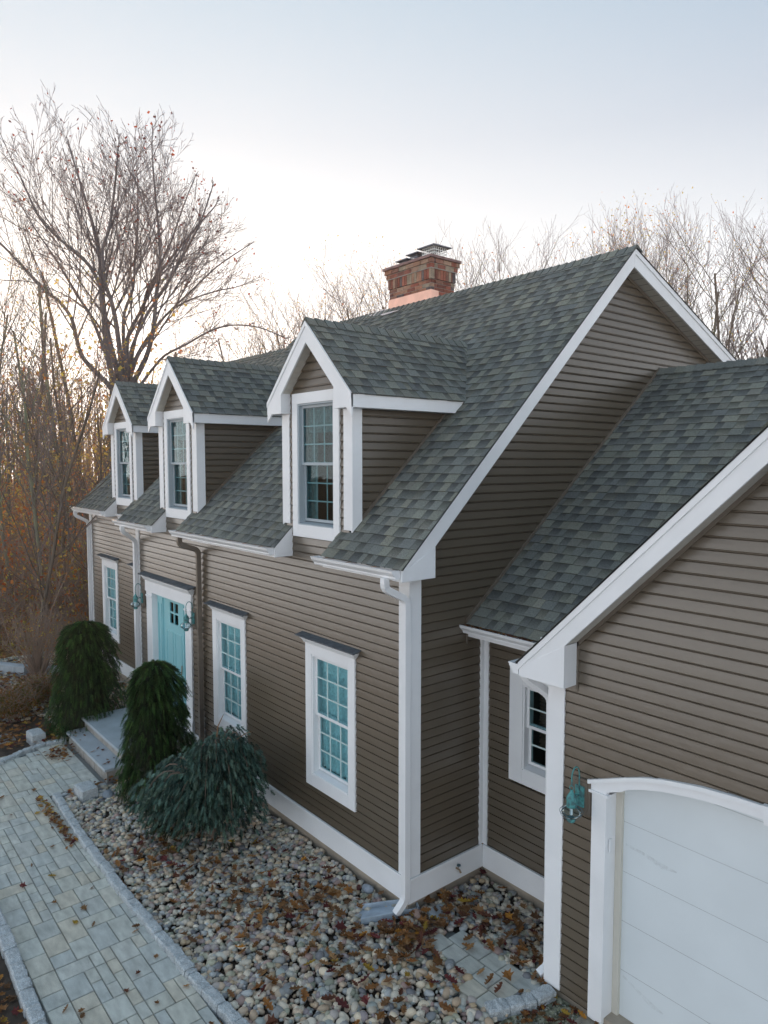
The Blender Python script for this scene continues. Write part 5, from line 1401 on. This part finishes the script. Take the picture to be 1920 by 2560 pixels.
# undergrowth thicket with autumn leaves
th = MB(); tl = MB(); r = random.Random(71)
for _ in range(1300):
    px = -250+640*r.random(); d = 18+24*r.random()**.8; x, y = at_px(px, d)
    if x > -13.8: continue
    z0 = gz(x, y); nst = 3
    for _s in range(nst):
        h = .8+2.6*r.random()**1.5; dr = Vector((r.gauss(0, .28), r.gauss(0, .28), 1)); p = Vector((x+r.gauss(0, .2), y+r.gauss(0, .2), z0))
        th.tube([p, p+dr*h*.5, p+dr*h+Vector((r.gauss(0, .2), r.gauss(0, .2), 0))], [.014, .009, .004], 3, cap=False)
        for _q in range(4):
            t = .3+.6*r.random(); q = p+dr*h*t; th.tube([q, q+Vector((r.gauss(0, .4), r.gauss(0, .4), .35))], [.006, .003], 3, cap=False)
        if r.random() < .55:
            c = r.choice(AUT+[(.40, .10, .03), (.45, .16, .03)])
            for _q in range(r.randrange(3, 14)):
                q = p+dr*h*(.4+.7*r.random())+Vector((r.gauss(0, .25), r.gauss(0, .25), r.gauss(0, .2))); s = .035+.03*r.random(); a = Vector((r.gauss(0, 1), r.gauss(0, 1), r.gauss(0, 1))).normalized()*s; b = Vector((r.gauss(0, 1), r.gauss(0, 1), r.gauss(0, 1))).normalized()*s
                f = .7+.6*r.random(); tl.poly([q-a, q-b, q+a, q+b], tuple(v*f for v in c))
tag(th.build('undergrowth', M['twig'], None), 'tangled bare brush under the trees left of the house', 'undergrowth', kind='stuff')
tag(tl.build('brush_leaves', M['twigleaf'], None), 'orange and yellow leaves left on the brush under the trees', 'leaves', kind='stuff')
# litter on the forest floor
fl = MB(); r = random.Random(72)
for _ in range(26000):
    px = -200+560*r.random(); d = 16+26*r.random()**1.3; x, y = at_px(px, d)
    if x > -13.2 and y > -3: continue
    z = gz(x, y)+.0+.03*r.random(); s = .04+.04*r.random(); a = r.random()*6.28; c = r.choice([(.46, .20, .08), (.38, .16, .07), (.52, .27, .11), (.28, .12, .06), (.58, .36, .15), (.42, .15, .07), (.55, .42, .09)])
    ca, sa = math.cos(a)*s, math.sin(a)*s; fl.poly([(x-ca, y-sa, z), (x+sa*.6, y-ca*.6, z+s*.4*r.random()), (x+ca, y+sa, z+s*.3), (x-sa*.6, y+ca*.6, z+s*.5*r.random())], c)
tag(fl.build('leaf_carpet', M['leaf'], None), 'rust and orange fallen leaves covering the woodland floor left of the house', 'leaves', kind='stuff')
# grass tufts
gr_ = MB(); r = random.Random(73)
for (px, d, n, sp) in ((120, 27, 900, 1.6), (60, 19.5, 500, 1.0), (210, 21, 500, .9), (20, 18, 300, .9), (100, 20, 300, .9)):
    x0, y0 = at_px(px, d)
    for _ in range(n):
        x = r.gauss(x0, sp); y = r.gauss(y0, sp); z = gz(x, y); h = .12+.22*r.random()
        gr_.poly([(x-.008, y, z), (x+.008, y, z), (x+r.gauss(0, .06), y+r.gauss(0, .06), z+h)])
tag(gr_.build('grass', M['grass'], None), 'green grass and weeds growing through the leaf litter', 'grass', kind='stuff')

# ---- the big maple
def big_tree():
    DD = 27.0; r = random.Random(17)
    bx, by = at_px(318, DD)
    root = thing('maple_tree', (bx, by, gz(bx, by)), 'huge spreading bare maple with sparse red leaves behind the farthest dormer', 'tree')
    depthv = Vector((fwd.x, fwd.y, 0)); 
    def W(px, py, dd=0):
        d = DD+dd; x, y = at_px(px, d); return Vector((x, y, cam.location.z+(1156-py)/1777*d*1.0))
    tr = MB(); tw = MB(); tips = []
    base = W(318, 1000); g0 = Vector((bx, by, gz(bx, by)-.3))
    tr.tube([g0, g0.lerp(base, .5)+Vector((.05, 0, 0)), base], [.46, .38, .34], 10, cap=False)
    limbs = [
        ([(300, 1000), (278, 965), (243, 930), (213, 892), (200, 840), (190, 800), (160, 760), (130, 740), (85, 690), (40, 640), (0, 600), (-30, 560)], .17, -.5),
        ([(305, 990), (290, 950), (270, 880), (240, 800), (215, 760), (180, 700), (150, 650), (110, 590), (70, 520)], .14, 1.5),
        ([(308, 980), (285, 930), (274, 870), (270, 800), (262, 720), (225, 660), (170, 615), (120, 560), (80, 470)], .17, -1.2),
        ([(310, 980), (298, 920), (284, 860), (272, 780), (268, 700), (262, 640), (245, 560), (220, 470), (200, 400)], .19, .5),
        ([(315, 980), (312, 930), (308, 880), (300, 810), (290, 760), (276, 715), (272, 640), (290, 590), (305, 500), (315, 420)], .18, -1.8),
        ([(318, 985), (318, 930), (325, 880), (332, 840), (360, 790), (395, 720), (430, 670), (490, 600), (545, 540)], .17, 1.2),
        ([(322, 990), (345, 950), (372, 900), (388, 850), (396, 800), (402, 740), (410, 690), (412, 610), (405, 520), (400, 440)], .18, -.8),
        ([(320, 990), (350, 900), (378, 860), (420, 800), (470, 765), (540, 740), (590, 730)], .11, .8),
        ([(318, 985), (330, 940), (352, 890), (385, 840), (430, 790), (490, 735), (550, 680), (610, 640)], .12, 1.0),
        ([(318, 985), (326, 930), (340, 870), (380, 790), (430, 720), (470, 650), (510, 580), (540, 500)], .12, -1.6),
        ([(322, 1000), (350, 975), (385, 930), (420, 893), (470, 868), (530, 835), (585, 820), (650, 825), (705, 846)], .10, -1.0),
        ([(318, 990), (335, 940), (340, 880), (365, 800), (378, 740), (400, 700), (440, 620), (470, 540), (500, 470)], .14, 2.0),
        ([(312, 985), (300, 940), (285, 880), (262, 830), (235, 790), (200, 760), (150, 735), (90, 715), (30, 712)], .08, 2.2),
        ([(318, 985), (322, 920), (318, 850), (322, 790), (345, 730), (352, 650), (360, 570), (362, 480)], .14, 0.2),
    ]
    P = dict(seg=.5, wob=.17, up=.055, rmin=.0055, depth=4, nc=[5, 4, 4, 3], t0=[.15, .15, .1, .1], ang=[.55, .55, .5, .5], rr=[.62, .62, .65, .7], lr=[.6, .55, .55, .5])
    CC = W(285, 725); CR = 5.7
    def reach(p, d):       # distance from p along d to the rounded crown outline
        o = (p-CC); o = Vector((o.x, o.y, o.z*.98)); b = o.dot(d); c = o.dot(o)-CR*CR; q = b*b-c
        return max(.3, -b+math.sqrt(q)) if q > 0 else .3
    top = lambda px: np.interp(px, [-60, 0, 100, 200, 300, 400, 500, 600, 700], [400, 335, 290, 268, 285, 345, 440, 520, 640])
    for (pl, rad, dd) in limbs:
        rad *= .62
        pts = []; n = len(pl)
        for i, (px, py) in enumerate(pl):
            t = i/(n-1); pts.append(W(px, py, dd*t*1.8+r.gauss(0, .15)*t))
        rads = [max(.022, rad*(1-.75*i/(n-1))) for i in range(n)]
        # smooth
        pp = []; rr = []
        for i in range(n-1):
            for s in range(3):
                t = s/3; a = pts[max(0, i-1)]; b = pts[i]; c = pts[i+1]; d = pts[min(n-1, i+2)]
                pp.append(.5*((2*b)+(-a+c)*t+(2*a-5*b+4*c-d)*t*t+(-a+3*b-3*c+d)*t**3)); rr.append(rads[i]+(rads[i+1]-rads[i])*t)
        pp.append(pts[-1]); rr.append(rads[-1])
        tr.tube(pp, rr, 8, cap=False)
        m = len(pp)
        start = int(m*.30)
        nb = 11
        for q in range(nb):
            i = start+int((m-2-start)*((q+r.random())/nb)); i = min(i, m-2); dr = (pp[i+1]-pp[i]).normalized()
            ax = depthv if r.random() < .6 else Vector((r.gauss(0, 1), r.gauss(0, 1), r.gauss(0, 1))).normalized()
            nd = Matrix.Rotation((.35+.5*r.random())*r.choice((-1, 1)), 3, ax) @ dr; nd = (nd+Vector((0, 0, .12))).normalized()
            ln_ = min(reach(pp[i], nd)*(.62+.30*r.random()), 4.0)
            grow(tr, r, pp[i], nd, ln_, max(.014, rr[i]*.42), 2 if ln_ < 2.2 else 1, P, tips, tw)
        head = min(2.6, reach(pp[-1], (pp[-1]-pp[-3]).normalized())); grow(tr, r, pp[-1], (pp[-1]-pp[-3]).normalized(), head, rr[-1], 1, P, tips, tw)
    tr.build('trunk', mat('maple_bark', (.145, .13, .135), .9, .2, noise=.3, nscale=3, bump=.8, bscale=14, stretch=(1, 1, .35), bdist=.05), root); tw.build('crown', M['twig_far'], root)
    lf = MB()
    for _ in range(1000):
        p = r.choice(tips); 
        p = p+Vector((r.gauss(0, .2), r.gauss(0, .2), r.gauss(0, .2)-.1)); s = .045+.035*r.random(); c = r.choice([(.28, .05, .035), (.14, .05, .05), (.10, .05, .06), (.30, .07, .03)])
        a = Vector((r.gauss(0, 1), r.gauss(0, 1), r.gauss(0, 1))).normalized()*s; b = Vector((r.gauss(0, 1), r.gauss(0, 1), r.gauss(0, 1))).normalized()*s
        lf.poly([p-a, p-b*.7, p+a, p+b*.7], c)
    lf.build('leaves', M['twigleaf'], root, kind='stuff')
big_tree()

# ================================================================ SMALL THINGS ON THE LEFT
def bush(name, x, y, h, w_, n, cols, label, leafn, seed, up=1.0):
    r = random.Random(seed); root = thing(name, (x, y, -.45), label, 'shrub')
    st_ = MB(); lf = MB()
    for _ in range(n):
        az = r.random()*6.28; rr = w_*math.sqrt(r.random()); tip = Vector((x+rr*math.cos(az), y+rr*math.sin(az), -.45+h*(.6+.4*r.random())*(1-.3*(rr/w_)**2)))
        b = Vector((x+r.gauss(0, .05), y+r.gauss(0, .05), -.46)); mid = b.lerp(tip, .5)+Vector((r.gauss(0, .05), r.gauss(0, .05), .1)); st_.tube([b, mid, tip], [.012, .007, .003], 4, cap=False)
        for _q in range(5):
            t = .4+.6*r.random(); p = mid.lerp(tip, t); st_.tube([p, p+Vector((r.gauss(0, .12), r.gauss(0, .12), .12))], [.004, .002], 3, cap=False)
        for _q in range(leafn):
            p = mid.lerp(tip, r.random()*1.1)+Vector((r.gauss(0, .06), r.gauss(0, .06), r.gauss(0, .06))); s = .012+.014*r.random(); c = r.choice(cols); a = Vector((r.gauss(0, 1), r.gauss(0, 1), r.gauss(0, 1))).normalized()*s; bb = Vector((r.gauss(0, 1), r.gauss(0, 1), r.gauss(0, 1))).normalized()*s
            lf.poly([p-a, p-bb, p+a, p+bb], c)
    st_.build('branches', M['twig'], root)
    if lf.v: lf.build('leaves', M['twigleaf'], root)
RB = [(.20, .13, .03), (.26, .10, .03), (.16, .14, .03), (.12, .11, .03), (.30, .16, .04)]
bush('spirea_bush', -9.55, -2.0, .62, .50, 130, RB, 'low russet and green bush at the left edge beside the pebbles', 42, 1)
bush('spirea_bush', -10.2, -1.35, .60, .38, 100, RB, 'smaller orange brown bush between the first spruce and the left bush', 42, 2)
bush('bare_bush', -11.9, -.95, 1.9, .85, 110, AUT, 'leafless many stemmed bush behind the spruce', 3, 3)
bush('bare_bush', -15.5, -1.6, 2.2, 1.2, 120, AUT, 'tall bare brush at the left edge beyond the stone beams', 4, 4)
ws_ = MB(); rough_block(ws_, (-13.6, -1.75), (-12.5, -1.05), .22, -.46, -.20, random.Random(4)); tag(ws_.build('stone_beam', M['slab'], None, at=(-13, -1.4, -.46)), 'long grey stone edging beam behind the bare bush', 'stone edging')
ws_ = MB(); rough_block(ws_, (-12.4, -.95), (-11.9, .1), .22, -.46, -.24, random.Random(5)); tag(ws_.build('stone_beam', M['slab'], None, at=(-12, -.5, -.46)), 'second grey stone beam running on to the spruce', 'stone edging')
sx, sy = at_px(133, 25.0); 
tag(MB().tube([(sx, sy, -.5), (sx-.13, sy-.1, .45)], .055, 10).build('marker_post', M['statue'], None, at=(sx, sy, -.46)), 'short leaning white plastic post in the leaves left of the house', 'post')
or_ = MB(); r = random.Random(2)
ox, oy = -11.75, -2.02
or_.lathe([(0, -.45), (.09, -.44), (.10, -.40), (.07, -.36), (.11, -.30), (.12, -.24), (.09, -.18), (.05, -.14), (.06, -.10), (.05, -.05), (0, -.03)], ox, oy, 12)
or_.tube([(ox+.05, oy, -.12), (ox+.13, oy-.02, -.22), (ox+.16, oy-.02, -.34)], [.05, .06, .03], 7)
or_.tube([(ox-.03, oy-.04, -.08), (ox-.1, oy-.06, -.06)], [.035, .01], 6)
tag(or_.build('garden_ornament', M['statue'], None, smooth=True, at=(ox, oy, -.45)), 'small white bird shaped garden ornament at the left edge', 'ornament')
# a few leaves lying on the roofs' lower edges and on the steps
leaves(st, 14, 31, lambda r: (-7.5+1.9*r.random(), -1.5+.25*r.random(), -.205), 14, .025, .045, .1, .5)
hz = MB().box(-245, 205, -125, 205, -1.6, 24.5)  # haze box added to lighten the far woods and give them glow
ho = hz.build('haze', None, None); ho['kind'] = 'stuff'
hm = bpy.data.materials.new('woods_glow_haze'); hm.use_nodes = True; hn = hm.node_tree.nodes; hn.remove(hn['Principled BSDF'])
pv = hn.new('ShaderNodeVolumePrincipled'); pv.inputs['Color'].default_value = (.96, .93, .90, 1); pv.inputs['Density'].default_value = .0010; pv.inputs['Anisotropy'].default_value = .55
hm.node_tree.links.new(pv.outputs[0], hn['Material Output'].inputs['Volume']); ho.data.materials.append(hm)
print('objects', len(bpy.data.objects), 'boards', budget['n'], 'tiles', len(tiles), 'faces', sum(len(m.polygons) for m in bpy.data.meshes))
